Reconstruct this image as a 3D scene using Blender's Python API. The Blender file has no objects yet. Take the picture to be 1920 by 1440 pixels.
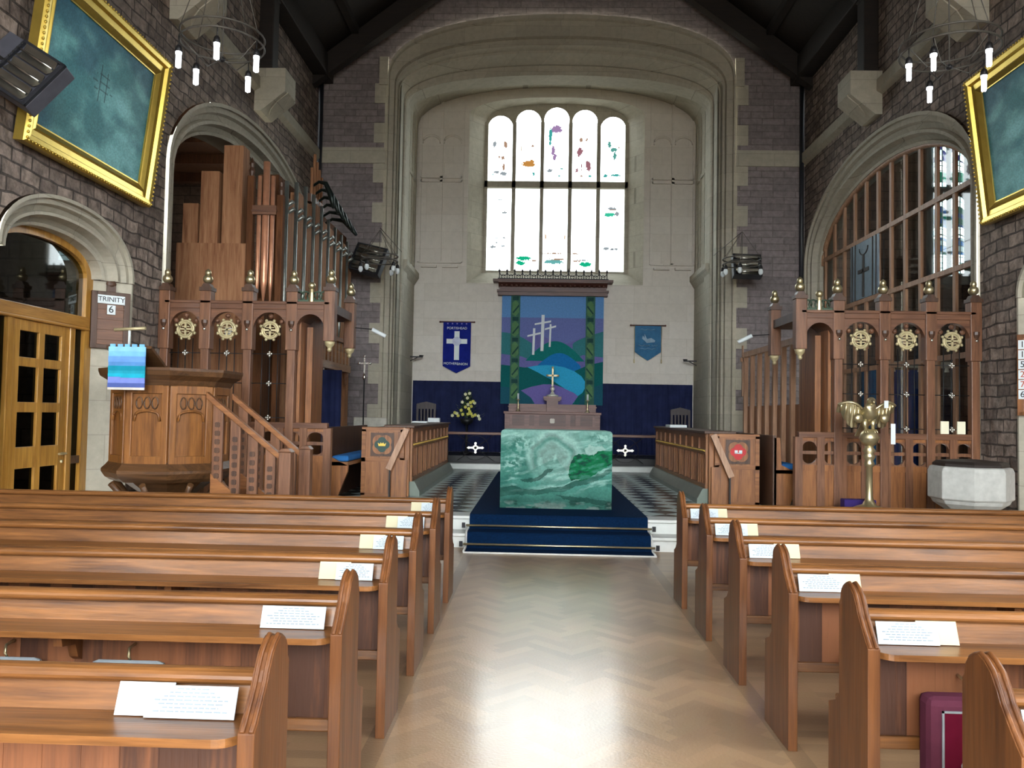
import bpy, bmesh, math, random
from mathutils import Vector, Matrix
random.seed(7)
C = bpy.context.scene.collection
PI = math.pi
sin, cos = math.sin, math.cos

# ------------------------------------------------------------------ camera
cam_data = bpy.data.cameras.new('camera')
cam = bpy.data.objects.new('camera', cam_data)
C.objects.link(cam)
bpy.context.scene.camera = cam
cam_data.sensor_width = 36.0
cam_data.lens = 1500.0 / 1920.0 * 36.0
cam_data.clip_start = 0.05
yaw, pit, rol = math.radians(-1.795), math.radians(2.182), 0.018
f = Vector((sin(yaw) * cos(pit), cos(yaw) * cos(pit), sin(pit)))
r = Vector((cos(yaw), -sin(yaw), 0))
u = r.cross(f)
r2 = cos(rol) * r + sin(rol) * u
u2 = cos(rol) * u - sin(rol) * r
cam.matrix_world = Matrix(((r2.x, u2.x, -f.x, 0), (r2.y, u2.y, -f.y, 0), (r2.z, u2.z, -f.z, 1.6), (0, 0, 0, 1)))

# ------------------------------------------------------------------ view, world
sc = bpy.context.scene
sc.view_settings.view_transform = 'Standard'
sc.view_settings.look = 'None'
sc.view_settings.gamma = 1
sc.view_settings.use_curve_mapping = False
sc.view_settings.exposure = 0.0
sc.cycles.use_denoising = True
sc.cycles.max_bounces = 8
sc.cycles.diffuse_bounces = 5
sc.cycles.glossy_bounces = 3
sc.cycles.transparent_max_bounces = 12
sc.cycles.caustics_reflective = False
sc.cycles.caustics_refractive = False
sc.cycles.sample_clamp_indirect = 4.0
world = bpy.data.worlds.new('world')
sc.world = world
world.use_nodes = True
SKY = 23.0
# overcast sky: bright above the horizon, dim ground below; it enters by the open west and side windows
wt = world.node_tree
wtc, wsx, wrp = wt.nodes.new('ShaderNodeTexCoord'), wt.nodes.new('ShaderNodeSeparateXYZ'), wt.nodes.new('ShaderNodeValToRGB')
wt.links.new(wtc.outputs['Generated'], wsx.inputs[0])
wma = wt.nodes.new('ShaderNodeMath')
wma.operation = 'MULTIPLY_ADD'
wma.inputs[1].default_value = .5
wma.inputs[2].default_value = .5
wt.links.new(wsx.outputs[2], wma.inputs[0])
wt.links.new(wma.outputs[0], wrp.inputs[0])
wrp.color_ramp.elements[0].position = .47
wrp.color_ramp.elements[0].color = (.17, .17, .16, 1)
wrp.color_ramp.elements[1].position = .535
wrp.color_ramp.elements[1].color = (.93, .98, 1, 1)
wt.links.new(wrp.outputs[0], wt.nodes['Background'].inputs[0])
wt.nodes['Background'].inputs[1].default_value = SKY
EAST_CLEAR = .38     # how much of the sky the palest east glass lets through
def portal(loc, rot, w, h):
    ld = bpy.data.lights.new('window_portal', 'AREA')
    ld.shape = 'RECTANGLE'
    ld.size, ld.size_y = w, h
    ld.cycles.is_portal = True
    o = bpy.data.objects.new('window_portal', ld)
    C.objects.link(o)
    o.location = loc
    o.rotation_euler = rot
portal((.4, -8.3, 5.1), (PI / 2, 0, PI), 9.2, 7.8)
portal((-5.4, -1.6, 5.35), (PI / 2, 0, PI / 2), 3, 4.3)
for py in (3.2, -1.6):
    portal((6.2, py, 5.35), (PI / 2, 0, -PI / 2), 3, 4.3)
portal((.41, 21.2, 7.6), (PI / 2, 0, 0), 3.8, 4.6)

# ------------------------------------------------------------------ materials
def lin(h):
    h = h.lstrip('#')
    o = []
    for i in (0, 2, 4):
        c = int(h[i:i + 2], 16) / 255
        o.append(c / 12.92 if c <= .04045 else ((c + .055) / 1.055) ** 2.4)
    return (*o, 1)
class NT:
    def __init__(s, name):
        s.m = bpy.data.materials.new(name)
        s.m.use_nodes = True
        s.t = s.m.node_tree
        s.b = s.t.nodes['Principled BSDF']
        s.out = s.t.nodes['Material Output']
    def n(s, typ, **kw):
        nd = s.t.nodes.new('ShaderNode' + typ)
        for k, v in kw.items():
            if hasattr(nd, k) and not k.startswith('in_'):
                setattr(nd, k, v)
            else:
                nd.inputs[int(k[3:]) if k[3:].isdigit() else k[3:].replace('_', ' ')].default_value = v
        return nd
    def l(s, a, ao, b, bi):
        s.t.links.new(a.outputs[ao], b.inputs[bi])
    def set(s, **kw):
        for k, v in kw.items():
            s.b.inputs[k.replace('_', ' ')].default_value = v
    def ramp(s, src, so, stops):
        rp = s.n('ValToRGB')
        e = rp.color_ramp.elements
        while len(e) < len(stops):
            e.new(0.5)
        for q, (p, c) in zip(e, stops):
            q.position = p
            q.color = c
        s.l(src, so, rp, 0)
        return rp
    def bump(s, src, so, strength, dist=.02):
        bp = s.n('Bump', in_Strength=strength, in_Distance=dist)
        s.l(src, so, bp, 'Height')
        s.l(bp, 0, s.b, 'Normal')
        return bp
def plain(name, h, rough=.6, metal=0., spec=.5, emit=None, es=0., var=.12, vs=9.):
    t = NT(name)
    c = lin(h)
    t.set(Roughness=rough, Metallic=metal)
    t.b.inputs['Specular IOR Level'].default_value = spec
    tc = t.n('TexCoord')
    no = t.n('TexNoise', in_Scale=vs, in_Detail=3.)
    t.l(tc, 'Object', no, 'Vector')
    k0, k1 = 1 - var, 1 + var
    rp = t.ramp(no, 0, [(.3, (c[0] * k0, c[1] * k0, c[2] * k0, 1)), (.7, (min(1, c[0] * k1), min(1, c[1] * k1), min(1, c[2] * k1), 1))])
    t.l(rp, 0, t.b, 'Base Color')
    if emit:
        t.set(Emission_Color=lin(emit), Emission_Strength=es)
    return t.m
def wood(name, dark, light, axis='X', rough=.35, boards=0., coat=.0, scale=1., spec=.5):
    t = NT(name)
    tc = t.n('TexCoord')
    oi = t.n('ObjectInfo')
    mul = t.n('Math', operation='MULTIPLY', in_1=7.3)
    t.l(oi, 'Random', mul, 0)
    add = t.n('VectorMath', operation='ADD')
    t.l(tc, 'Object', add, 0)
    t.l(mul, 0, add, 1)
    mp = t.n('Mapping')
    k = {'X': (1.1, 16, 16), 'Y': (16, 1.1, 16), 'Z': (16, 16, 1.1)}[axis]
    mp.inputs['Scale'].default_value = [q * scale for q in k]
    t.l(add, 0, mp, 0)
    n1 = t.n('TexNoise', in_Scale=1., in_Detail=6., in_Roughness=.6, in_Distortion=.6)
    t.l(mp, 0, n1, 'Vector')
    n2 = t.n('TexNoise', in_Scale=5., in_Detail=3.)
    t.l(mp, 0, n2, 'Vector')
    mx = t.n('Math', operation='MULTIPLY_ADD', in_1=.35, in_2=0.)
    t.l(n2, 0, mx, 0)
    ad = t.n('Math', operation='ADD')
    t.l(n1, 0, ad, 0)
    t.l(mx, 0, ad, 1)
    src = ad
    if boards:
        sx = t.n('SeparateXYZ')
        t.l(tc, 'Object', sx, 0)
        dv = t.n('Math', operation='DIVIDE', in_1=boards)
        t.l(sx, 0, dv, 0)
        fl = t.n('Math', operation='FLOOR')
        t.l(dv, 0, fl, 0)
        wn = t.n('TexWhiteNoise', noise_dimensions='1D')
        t.l(fl, 0, wn, 'W')
        ma = t.n('Math', operation='MULTIPLY_ADD', in_1=.7, in_2=-.3)
        t.l(wn, 0, ma, 0)
        a2 = t.n('Math', operation='ADD')
        t.l(ad, 0, a2, 0)
        t.l(ma, 0, a2, 1)
        src = a2
    rp = t.ramp(src, 0, [(.46, lin(dark)), (.88, lin(light))])
    t.l(rp, 0, t.b, 'Base Color')
    t.set(Roughness=rough)
    t.b.inputs['Specular IOR Level'].default_value = spec
    t.b.inputs['Coat Weight'].default_value = coat
    t.b.inputs['Coat Roughness'].default_value = .15
    t.bump(n2, 0, .12, .01)
    return t.m
def masonry(name, c1, c2, mortar, bw, bh, msize=.012, rough=.9, bumpk=.5, lump=.6, dist=.03):
    t = NT(name)
    ge = t.n('NewGeometry')
    sx = t.n('SeparateXYZ')
    t.l(ge, 'Position', sx, 0)
    a = t.n('Math', operation='ADD')
    t.l(sx, 0, a, 0)
    t.l(sx, 1, a, 1)
    cb = t.n('CombineXYZ')
    t.l(a, 0, cb, 0)
    t.l(sx, 2, cb, 1)
    ns = t.n('TexNoise', in_Scale=1.7, in_Detail=2.)
    t.l(ge, 'Position', ns, 'Vector')
    vm = t.n('VectorMath', operation='SCALE', in_Scale=dist)
    t.l(ns, 1, vm, 0)
    va = t.n('VectorMath', operation='ADD')
    t.l(cb, 0, va, 0)
    t.l(vm, 0, va, 1)
    br = t.n('TexBrick', in_Scale=1., in_Mortar_Size=msize, in_Brick_Width=bw, in_Row_Height=bh, in_Bias=0., in_Mortar_Smooth=.3)
    br.squash = 1.5
    br.squash_frequency = 3
    br.inputs['Color1'].default_value = lin(c1)
    br.inputs['Color2'].default_value = lin(c2)
    br.inputs['Mortar'].default_value = lin(mortar)
    t.l(va, 0, br, 'Vector')
    n2 = t.n('TexNoise', in_Scale=9., in_Detail=5., in_Roughness=.65)
    t.l(ge, 'Position', n2, 'Vector')
    rp = t.ramp(n2, 0, [(.25, (1 - lump, 1 - lump, 1 - lump, 1)), (.75, (1 + lump * .35, 1 + lump * .35, 1 + lump * .35, 1))])
    mx = t.n('Mix', data_type='RGBA', blend_type='MULTIPLY')
    mx.inputs[0].default_value = 1
    t.l(br, 'Color', mx, 6)
    t.l(rp, 0, mx, 7)
    t.l(mx, 2, t.b, 'Base Color')
    t.set(Roughness=rough)
    n3 = t.n('TexNoise', in_Scale=5., in_Detail=3.)
    t.l(ge, 'Position', n3, 'Vector')
    sub = t.n('Math', operation='SUBTRACT')
    t.l(n3, 0, sub, 0)
    t.l(br, 'Fac', sub, 1)
    t.bump(sub, 0, bumpk, .07)
    return t.m
def attr_mat(name, rough=.6, emit=0., spec=.3, weave=0.):
    t = NT(name)
    a = t.n('Attribute', attribute_name='Col')
    if emit:
        em = t.n('Emission', in_Strength=emit)
        t.l(a, 'Color', em, 0)
        t.l(em, 0, t.out, 0)
    else:
        t.l(a, 'Color', t.b, 'Base Color')
        t.set(Roughness=rough)
        t.b.inputs['Specular IOR Level'].default_value = spec
        tc = t.n('TexCoord')
        no = t.n('TexNoise', in_Scale=weave or 60., in_Detail=3.)
        t.l(tc, 'Object', no, 'Vector')
        t.bump(no, 0, .15, .01)
    return t.m
def glass_mat(name, tint, ior=1.45):
    t = NT(name)
    tr = t.n('BsdfTransparent', in_Color=lin(tint))
    gl = t.n('BsdfGlossy', in_Roughness=.03)
    fr = t.n('Fresnel', in_IOR=ior)
    no = t.n('TexNoise', in_Scale=2.)
    bp = t.n('Bump', in_Strength=.04)
    t.l(no, 0, bp, 'Height')
    t.l(bp, 0, gl, 'Normal')
    mx = t.n('MixShader')
    t.l(fr, 0, mx, 0)
    t.l(tr, 0, mx, 1)
    t.l(gl, 0, mx, 2)
    t.l(mx, 0, t.out, 0)
    return t.m

M = {}
M['rubble'] = masonry('rock_faced_stone', '#a39286', '#75675f', '#544b46', .29, .155, bumpk=1.0, lump=.75, dist=.13)
M['coursed'] = masonry('coursed_stone', '#948a8a', '#827979', '#786f6e', .5, .15, bumpk=.35, lump=.4)
M['ashlar'] = masonry('cream_ashlar', '#b8b2a1', '#ada797', '#938e80', .8, .42, msize=.004, bumpk=.12, lump=.18, dist=.0)
M['pale'] = masonry('pale_ashlar', '#ddd7ce', '#d6cfc5', '#c4bdb2', .9, .45, msize=.004, bumpk=.08, lump=.1, dist=.0)
M['plaster'] = plain('white_plaster', '#c9c6ba', .8)
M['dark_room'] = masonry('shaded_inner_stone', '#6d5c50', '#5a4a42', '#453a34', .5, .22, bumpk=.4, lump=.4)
M['pew'] = wood('pew_oak', '#4a2c16', '#8e5d31', 'X', .34, coat=.1, spec=.4)
M['pew_y'] = wood('pew_oak_end', '#472814', '#744826', 'Z', .4, coat=.1, scale=.8, spec=.35)
M['pew_boards'] = wood('pew_oak_boards', '#452718', '#7d4d2f', 'Z', .5, boards=.113)
M['pew_floor'] = wood('floor_oak', '#8a6a42', '#b59463', 'Y', .3)
M['oak'] = wood('oak_warm', '#683d1f', '#a26a3c', 'Z', .4)
M['oak_x'] = wood('oak_warm_long', '#683d1f', '#a26a3c', 'X', .4)
M['oak_y'] = wood('oak_warm_deep', '#5f3b1e', '#9a683a', 'Y', .4)
M['pulpit'] = wood('pulpit_oak', '#623b1c', '#9c6633', 'Z', .4)
M['pulpit_dark'] = wood('pulpit_dark_oak', '#3c2717', '#6b492c', 'X', .45)
M['screen'] = wood('screen_oak', '#563624', '#8a5e42', 'Z', .42)
M['screen_x'] = wood('screen_oak_rail', '#503122', '#80573e', 'X', .42)
M['screen_dark'] = wood('screen_oak_dark', '#3a2418', '#5a3d2b', 'Z', .45)
M['organ'] = wood('organ_oak', '#7a5138', '#a87b5a', 'Z', .8, spec=.15)
M['organ_dark'] = wood('organ_dark_oak', '#4a2f20', '#70492f', 'Z', .85, spec=.1)
M['pine'] = wood('door_pine', '#9a6a26', '#cf9c4c', 'Z', .3, coat=.2)
M['pine_y'] = wood('door_pine_rail', '#97672a', '#c99448', 'Y', .3, coat=.2)
M['roof'] = wood('dark_roof_timber', '#140f0d', '#261c16', 'X', .7)
M['chapel_wood'] = wood('partition_pine', '#8f674a', '#bb9374', 'Z', .5)
M['reredos_wood'] = wood('reredos_oak', '#3f241d', '#683f34', 'X', .45)
M['table_wood'] = wood('old_altar_oak', '#573630', '#835a4e', 'X', .45)
M['marble'] = plain('white_marble', '#d9dcd8', .22, var=.06, vs=4)
M['grey_marble'] = plain('green_grey_marble', '#6f7a70', .3, var=.12, vs=5)
M['black'] = plain('black_painted', '#101114', .5)
M['iron'] = plain('dark_iron', '#2b2a2c', .5, metal=.6)
M['ring_iron'] = plain('weathered_ring_iron', '#5b5751', .6, metal=.3)
M['brass'] = plain('brass', '#cdbf98', .36, metal=.9, var=.06)
M['brass_dull'] = plain('dull_brass', '#c2b48c', .45, metal=.3)
M['gold'] = plain('gilt', '#d2b456', .3, metal=.85, var=.08)
M['silver'] = plain('silver', '#d6d3cc', .22, metal=1.)
M['white_metal'] = plain('gilded_white_metal', '#f4efe0', .3, metal=.4)
M['copper'] = plain('copper_pipe', '#d79a78', .35, metal=.5)
M['tin'] = plain('tin_pipe', '#8f938d', .35, metal=.7)
M['dark_pipe'] = plain('dark_reed_pipe', '#27302d', .4, metal=.6)
M['navy'] = plain('navy_curtain', '#232949', .85, spec=.1, var=.2, vs=4)
M['blue_curtain'] = plain('blue_curtain', '#1b3c86', .85, spec=.1)
M['sky_curtain'] = plain('sky_blue_curtain', '#2f7fbe', .85, spec=.1)
M['carpet'] = plain('navy_carpet', '#081f3c', .95, spec=.05, var=.25, vs=40)
M['carpet_edge'] = plain('pale_carpet_binding', '#c8c9c6', .8)
M['cushion'] = plain('blue_cushion', '#2f6aa8', .9, spec=.1)
M['burgundy'] = plain('burgundy_cloth', '#5e1028', .9, spec=.1)
M['mauve'] = plain('mauve_piping', '#5e2f40', .85, spec=.1)
M['grey_cloth'] = plain('grey_cloth', '#8f979c', .9)
M['purple'] = plain('purple_cloth', '#34206a', .9)
M['paper'] = plain('white_paper', '#dfe7ea', .7, var=.02)
M['sheet'] = plain('printed_sheet', '#aeb8be', .75, var=.02)
M['cream_sheet'] = plain('cream_sheet', '#bdb596', .75, var=.02)
M['cream_paper'] = plain('cream_paper', '#f2ecd0', .7, var=.02)
M['ink'] = plain('grey_print', '#7d8890', .8)
M['black_ink'] = plain('black_print', '#15181c', .8)
M['red_ink'] = plain('red_print', '#b2472f', .8)
M['stone_font'] = plain('font_stone', '#b8b8b2', .8, var=.1, vs=14)
M['slate'] = plain('dark_lid', '#2b2420', .5)
M['bulb'] = plain('lamp_tube', '#ffffff', .3, emit='#f2f8ff', es=9.)
M['tube'] = plain('heater_reflector', '#8e8c84', .25, metal=.9)
M['heater'] = plain('heater_case', '#23252b', .45)
M['heater_grey'] = plain('heater_grey_case', '#5d5e68', .45, metal=.4)
M['leaf'] = plain('leaf_green', '#3c5a1d', .6, var=.4, vs=20)
M['yellow'] = plain('yellow_petal', '#cdc964', .6)
M['pale_petal'] = plain('pale_petal', '#dfe0b8', .6)
M['green_lantern'] = plain('green_copper', '#4a5c4c', .5, metal=.4)
M['glass'] = glass_mat('clear_glass', '#dfe6e4')
M['glass_dark'] = glass_mat('smoky_glass', '#6f7a7a', 1.13)
M['attr_cloth'] = attr_mat('painted_cloth', .8, spec=.15)
M['attr_paint'] = attr_mat('oil_paint', .55, spec=.3)
M['attr_wood'] = attr_mat('parquet', .3, spec=.5)
M['attr_wood'].node_tree.nodes['Principled BSDF'].inputs['Coat Weight'].default_value = .6
M['attr_wood'].node_tree.nodes['Principled BSDF'].inputs['Coat Roughness'].default_value = .17
def stained_mat(name):
    t = NT(name)
    a = t.n('Attribute', attribute_name='Col')
    tr = t.n('BsdfTransparent')
    t.l(a, 'Color', tr, 0)
    gl = t.n('BsdfGlossy', in_Roughness=.1)
    mx = t.n('MixShader')
    mx.inputs[0].default_value = .02
    t.l(tr, 0, mx, 1)
    t.l(gl, 0, mx, 2)
    t.l(mx, 0, t.out, 0)
    return t.m
M['east_glass'] = stained_mat('east_stained_glass')
M['side_glass'] = attr_mat('chapel_stained_glass', emit=9.)

def checker_mat():
    t = NT('black_white_marble_tiles')
    ge = t.n('NewGeometry')
    mp = t.n('Mapping')
    mp.inputs['Rotation'].default_value = (0, 0, PI / 4)
    mp.inputs['Location'].default_value = (.11, .07, .013)
    t.l(ge, 'Position', mp, 0)
    ck = t.n('TexChecker', in_Scale=3.1)
    ck.inputs['Color1'].default_value = lin('#b9c7c4')
    ck.inputs['Color2'].default_value = lin('#18272c')
    t.l(mp, 0, ck, 'Vector')
    t.l(ck, 0, t.b, 'Base Color')
    t.set(Roughness=.22)
    return t.m
M['tiles'] = checker_mat()
def daylight(name, col, s):
    t = NT(name)
    em = t.n('Emission', in_Strength=s)
    tc = t.n('TexCoord')
    no = t.n('TexNoise', in_Scale=3.)
    t.l(tc, 'Object', no, 'Vector')
    c = lin(col)
    rp = t.ramp(no, 0, [(.3, (c[0] * .85, c[1] * .9, c[2], 1)), (.7, c)])
    t.l(rp, 0, em, 0)
    t.l(em, 0, t.out, 0)
    return t.m
M['lobby_day'] = daylight('lobby_window_daylight', '#d8f0f0', 1.2)

# ------------------------------------------------------------------ mesh builder
class MB:
    def __init__(s):
        s.v, s.f, s.mi, s.col = [], [], [], []
        s.cur = 0
        s.smooth = set()
    def face(s, idx, col=None, smooth=False):
        if smooth:
            s.smooth.add(len(s.f))
        s.f.append(tuple(idx))
        s.mi.append(s.cur)
        s.col.append(col)
    def poly(s, pts, col=None):
        b = len(s.v)
        s.v += [tuple(p) for p in pts]
        s.face(range(b, b + len(pts)), col)
    def box(s, x0, x1, y0, y1, z0, z1, m=None):
        if x0 > x1: x0, x1 = x1, x0
        if y0 > y1: y0, y1 = y1, y0
        b = len(s.v)
        p = [Vector((x, y, z)) for z in (z0, z1) for y in (y0, y1) for x in (x0, x1)]
        if m is not None:
            p = [m @ q for q in p]
        s.v += [tuple(q) for q in p]
        for q in ((0, 2, 3, 1), (4, 5, 7, 6), (0, 1, 5, 4), (2, 6, 7, 3), (0, 4, 6, 2), (1, 3, 7, 5)):
            s.face([b + i for i in q])
        return s
    def prism(s, pts, d, m=None):
        """closed polygon pts (3D) pushed by vector d"""
        b = len(s.v)
        n = len(pts)
        P = [Vector(p) for p in pts]
        Q = [p + Vector(d) for p in P]
        if m is not None:
            P = [m @ p for p in P]
            Q = [m @ p for p in Q]
        s.v += [tuple(p) for p in P] + [tuple(p) for p in Q]
        s.face(range(b, b + n))
        s.face([b + n + i for i in reversed(range(n))])
        for i in range(n):
            j = (i + 1) % n
            s.face((b + i, b + n + i, b + n + j, b + j))
        return s
    def lathe(s, prof, c=(0, 0, 0), n=20, m=None, cap=True):
        b = len(s.v)
        for (r_, z) in prof:
            for i in range(n):
                a = 2 * PI * i / n
                p = Vector((c[0] + r_ * cos(a), c[1] + r_ * sin(a), c[2] + z))
                s.v.append(tuple(m @ p if m is not None else p))
        for k in range(len(prof) - 1):
            for i in range(n):
                j = (i + 1) % n
                s.face((b + k * n + i, b + k * n + j, b + (k + 1) * n + j, b + (k + 1) * n + i), smooth=n > 8)
        if cap:
            s.face([b + i for i in reversed(range(n))])
            s.face([b + (len(prof) - 1) * n + i for i in range(n)])
        return s
    def tube(s, pts, r_, n=8, closed=False):
        P = [Vector(p) for p in pts]
        b = len(s.v)
        K = len(P)
        for k in range(K):
            if closed:
                d = P[(k + 1) % K] - P[k - 1]
            else:
                d = P[min(k + 1, K - 1)] - P[max(k - 1, 0)]
            d.normalize()
            a = Vector((0, 0, 1)) if abs(d.z) < .9 else Vector((1, 0, 0))
            e = d.cross(a).normalized()
            g = e.cross(d)
            rr = r_[k] if isinstance(r_, (list, tuple)) else r_
            for i in range(n):
                t = 2 * PI * i / n
                s.v.append(tuple(P[k] + rr * (cos(t) * e + sin(t) * g)))
        for k in range(K if closed else K - 1):
            k2 = (k + 1) % K
            for i in range(n):
                j = (i + 1) % n
                s.face((b + k * n + i, b + k * n + j, b + k2 * n + j, b + k2 * n + i), smooth=True)
        if not closed:
            s.face([b + i for i in reversed(range(n))])
            s.face([b + (K - 1) * n + i for i in range(n)])
        return s
    def ball(s, c, rx, ry=None, rz=None, n=14, k=9, m=None):
        ry = rx if ry is None else ry
        rz = rx if rz is None else rz
        b = len(s.v)
        for i in range(k + 1):
            ph = PI * i / k - PI / 2
            for j in range(n):
                a = 2 * PI * j / n
                p = Vector((rx * cos(ph) * cos(a), ry * cos(ph) * sin(a), rz * sin(ph)))
                if m is not None:
                    p = m @ p
                s.v.append((c[0] + p.x, c[1] + p.y, c[2] + p.z))
        for i in range(k):
            for j in range(n):
                q = (j + 1) % n
                s.face((b + i * n + j, b + i * n + q, b + (i + 1) * n + q, b + (i + 1) * n + j), smooth=True)
        return s
    def grid(s, fn, nu, nv, colfn=None, smooth=False):
        b = len(s.v)
        for j in range(nv + 1):
            for i in range(nu + 1):
                s.v.append(tuple(fn(i / nu, j / nv)))
        for j in range(nv):
            for i in range(nu):
                s.face((b + j * (nu + 1) + i, b + j * (nu + 1) + i + 1, b + (j + 1) * (nu + 1) + i + 1, b + (j + 1) * (nu + 1) + i),
                       colfn((i + .5) / nu, (j + .5) / nv) if colfn else None, smooth)
        return s
    def build(s, name, mat, parent=None, kind=None, bevel=0., smooth=False, label=None, fix=True):
        me = bpy.data.meshes.new(name)
        me.from_pydata(s.v, [], s.f)
        mats = mat if isinstance(mat, (list, tuple)) else [mat]
        for q in mats:
            me.materials.append(q)
        if len(mats) > 1:
            me.polygons.foreach_set('material_index', s.mi)
        if any(c is not None for c in s.col):
            ca = me.color_attributes.new('Col', 'FLOAT_COLOR', 'CORNER')
            arr = []
            for p, c in zip(s.f, s.col):
                c = c or (1, 1, 1, 1)
                for _ in p:
                    arr += [c[0], c[1], c[2], 1]
            ca.data.foreach_set('color', arr)
        sm = [smooth or i in s.smooth for i in range(len(s.f))]
        me.polygons.foreach_set('use_smooth', sm)
        if fix:
            bm = bmesh.new()
            bm.from_mesh(me)
            bmesh.ops.recalc_face_normals(bm, faces=bm.faces)
            bm.to_mesh(me)
            bm.free()
        me.update()
        o = bpy.data.objects.new(name, me)
        C.objects.link(o)
        if parent is not None:
            o.parent = parent
        if kind:
            o['kind'] = kind
        if label:
            o['label'] = label
        if bevel:
            md = o.modifiers.new('bevel', 'BEVEL')
            md.width = bevel
            md.segments = 2
            md.limit_method = 'ANGLE'
            md.angle_limit = .7
        return o
def tag(o, label, cat, group=None):
    o['label'] = label
    o['category'] = cat
    if group:
        o['group'] = group
    return o
def thing(name, label, cat, loc=(0, 0, 0), rz=0., group=None):
    o = bpy.data.objects.new(name, None)
    C.objects.link(o)
    o.location = loc
    o.rotation_euler = (0, 0, rz)
    o.empty_display_size = .1
    return tag(o, label, cat, group)
def copy_tree(o, parent=None):
    c = o.copy()
    C.objects.link(c)
    if parent is not None:
        c.parent = parent
    for ch in list(o.children):
        copy_tree(ch, c)
    return c
def text_into(mb, s, size, mtx, ext=.002, spacing=1.):
    cu = bpy.data.curves.new('t', 'FONT')
    cu.body = s
    cu.size = size
    cu.extrude = ext
    cu.align_x = 'CENTER'
    cu.align_y = 'CENTER'
    cu.space_character = spacing
    ob = bpy.data.objects.new('t', cu)
    C.objects.link(ob)
    dg = bpy.context.evaluated_depsgraph_get()
    dg.update()
    me = bpy.data.meshes.new_from_object(ob.evaluated_get(dg))
    b = len(mb.v)
    for v in me.vertices:
        mb.v.append(tuple(mtx @ v.co))
    for p in me.polygons:
        mb.face([b + i for i in p.vertices])
    bpy.data.objects.remove(ob)
    bpy.data.curves.remove(cu)
    bpy.data.meshes.remove(me)
# text written in a plane: origin o, right axis e, up axis g
def frame_mtx(o, e, g):
    e, g = Vector(e).normalized(), Vector(g).normalized()
    n = e.cross(g)
    return Matrix(((e.x, g.x, n.x, o[0]), (e.y, g.y, n.y, o[1]), (e.z, g.z, n.z, o[2]), (0, 0, 0, 1)))

# ------------------------------------------------------------------ arches
def arch(c, a, zs, b, n=2.0, zb=0.):
    return dict(c=c, a=a, zs=zs, b=b, n=n, zb=zb)
def arch_pts(A, N=28):
    out = []
    for i in range(N + 1):
        th = PI * (1 - i / N)
        cx = cos(th)
        k = math.copysign(abs(cx) ** (2 / A['n']), cx)
        out.append((A['c'] + A['a'] * k, A['zs'] + A['b'] * abs(sin(th)) ** (2 / A['n'])))
    return out
def arch_lerp(A, B, t):
    return {k: A[k] + (B[k] - A[k]) * t for k in A}
def wall_arches(mb, P, s0, s1, z0, z1, ops):
    s = s0
    for A in sorted(ops, key=lambda q: q['c']):
        l_, r_ = A['c'] - A['a'], A['c'] + A['a']
        mb.poly([P(s, z0), P(l_, z0), P(l_, z1), P(s, z1)])
        pts = arch_pts(A)
        for (a, za), (b, zb) in zip(pts, pts[1:]):
            if b - a > 1e-6:
                mb.poly([P(a, za), P(b, zb), P(b, z1), P(a, z1)])
        if A['zb'] > z0:
            mb.poly([P(l_, z0), P(r_, z0), P(r_, A['zb']), P(l_, A['zb'])])
        s = r_
    mb.poly([P(s, z0), P(s1, z0), P(s1, z1), P(s, z1)])
def arch_loft(mb, P, A, B, prof, N=28, jamb=True):
    """prof: (t between outline A and B, depth)"""
    prev = None
    for t, d in prof:
        Q = arch_lerp(A, B, t)
        pts = arch_pts(Q, N)
        if jamb:
            pts = [(pts[0][0], Q['zb'])] + pts + [(pts[-1][0], Q['zb'])]
        ring = [P(a, z, d) for a, z in pts]
        if prev:
            for i in range(len(ring) - 1):
                mb.poly([prev[i], prev[i + 1], ring[i + 1], ring[i]])
        prev = ring

XL, XR, YE, YS, ZP = -5.14, 5.94, 18.0, 20.5, .34
CX = .38                                    # centre line of nave and chancel
def PL(s, z, d=0): return (XL - d, s, z)
def PR(s, z, d=0): return (XR + d, s, z)
def PE(s, z, d=0): return (s, YE + d, z)
# ------------------------------------------------------------------ the setting
def struct(name, mb, mat, parent=None, **kw):
    return mb.build(name, mat, parent, kind=None if parent else 'structure', **kw)
DA, DB = arch(8.6, 1.27, 3.15, .70, 2.2), arch(8.6, .93, 3.15, .38, 2.2)       # lobby door arch
RA, RB = arch(8.75, 1.27, 3.15, .70, 2.2), arch(8.75, .93, 3.15, .38, 2.2)     # facing door arch
OA, OB = arch(14.3, 3.6, 5.0, 1.72), arch(14.35, 3.15, 4.95, 1.28)             # organ arch
GA, GB = arch(14.4, 3.5, 5.0, 1.72), arch(14.45, 3.08, 4.95, 1.28)             # chapel arch
SW = [arch(3.2, 1.05, 6.2, 1.0, 2, 3.4), arch(-1.6, 1.3, 6.2, 1.2, 2, 3.3)]     # nave side windows
mb = MB(); wall_arches(mb, PL, -8, YE, 0, 9.6, [DA, OA] + SW[1:]); struct('wall_left', mb, M['rubble'])
mb = MB(); wall_arches(mb, PR, -8, YE, 0, 9.6, [RA, GA] + SW); struct('wall_right', mb, M['rubble'])
WW = arch(.4, 4.6, 6.8, 2.2, 2, 1.2)
def PW(s, z, d=0): return (s, -8 - d, z)
mb = MB(); wall_arches(mb, PW, XL, XR, 0, 14, [WW]); struct('wall_west', mb, M['coursed'])
EA, EB = arch(.42, 3.95, 9.3, 1.44, 2.3), arch(.38, 3.62, 8.95, .85, 2.2)      # chancel arch
mb = MB(); wall_arches(mb, PE, XL - .02, XR + .02, 0, 14, [EA]); struct('wall_east', mb, M['coursed'])

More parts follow.
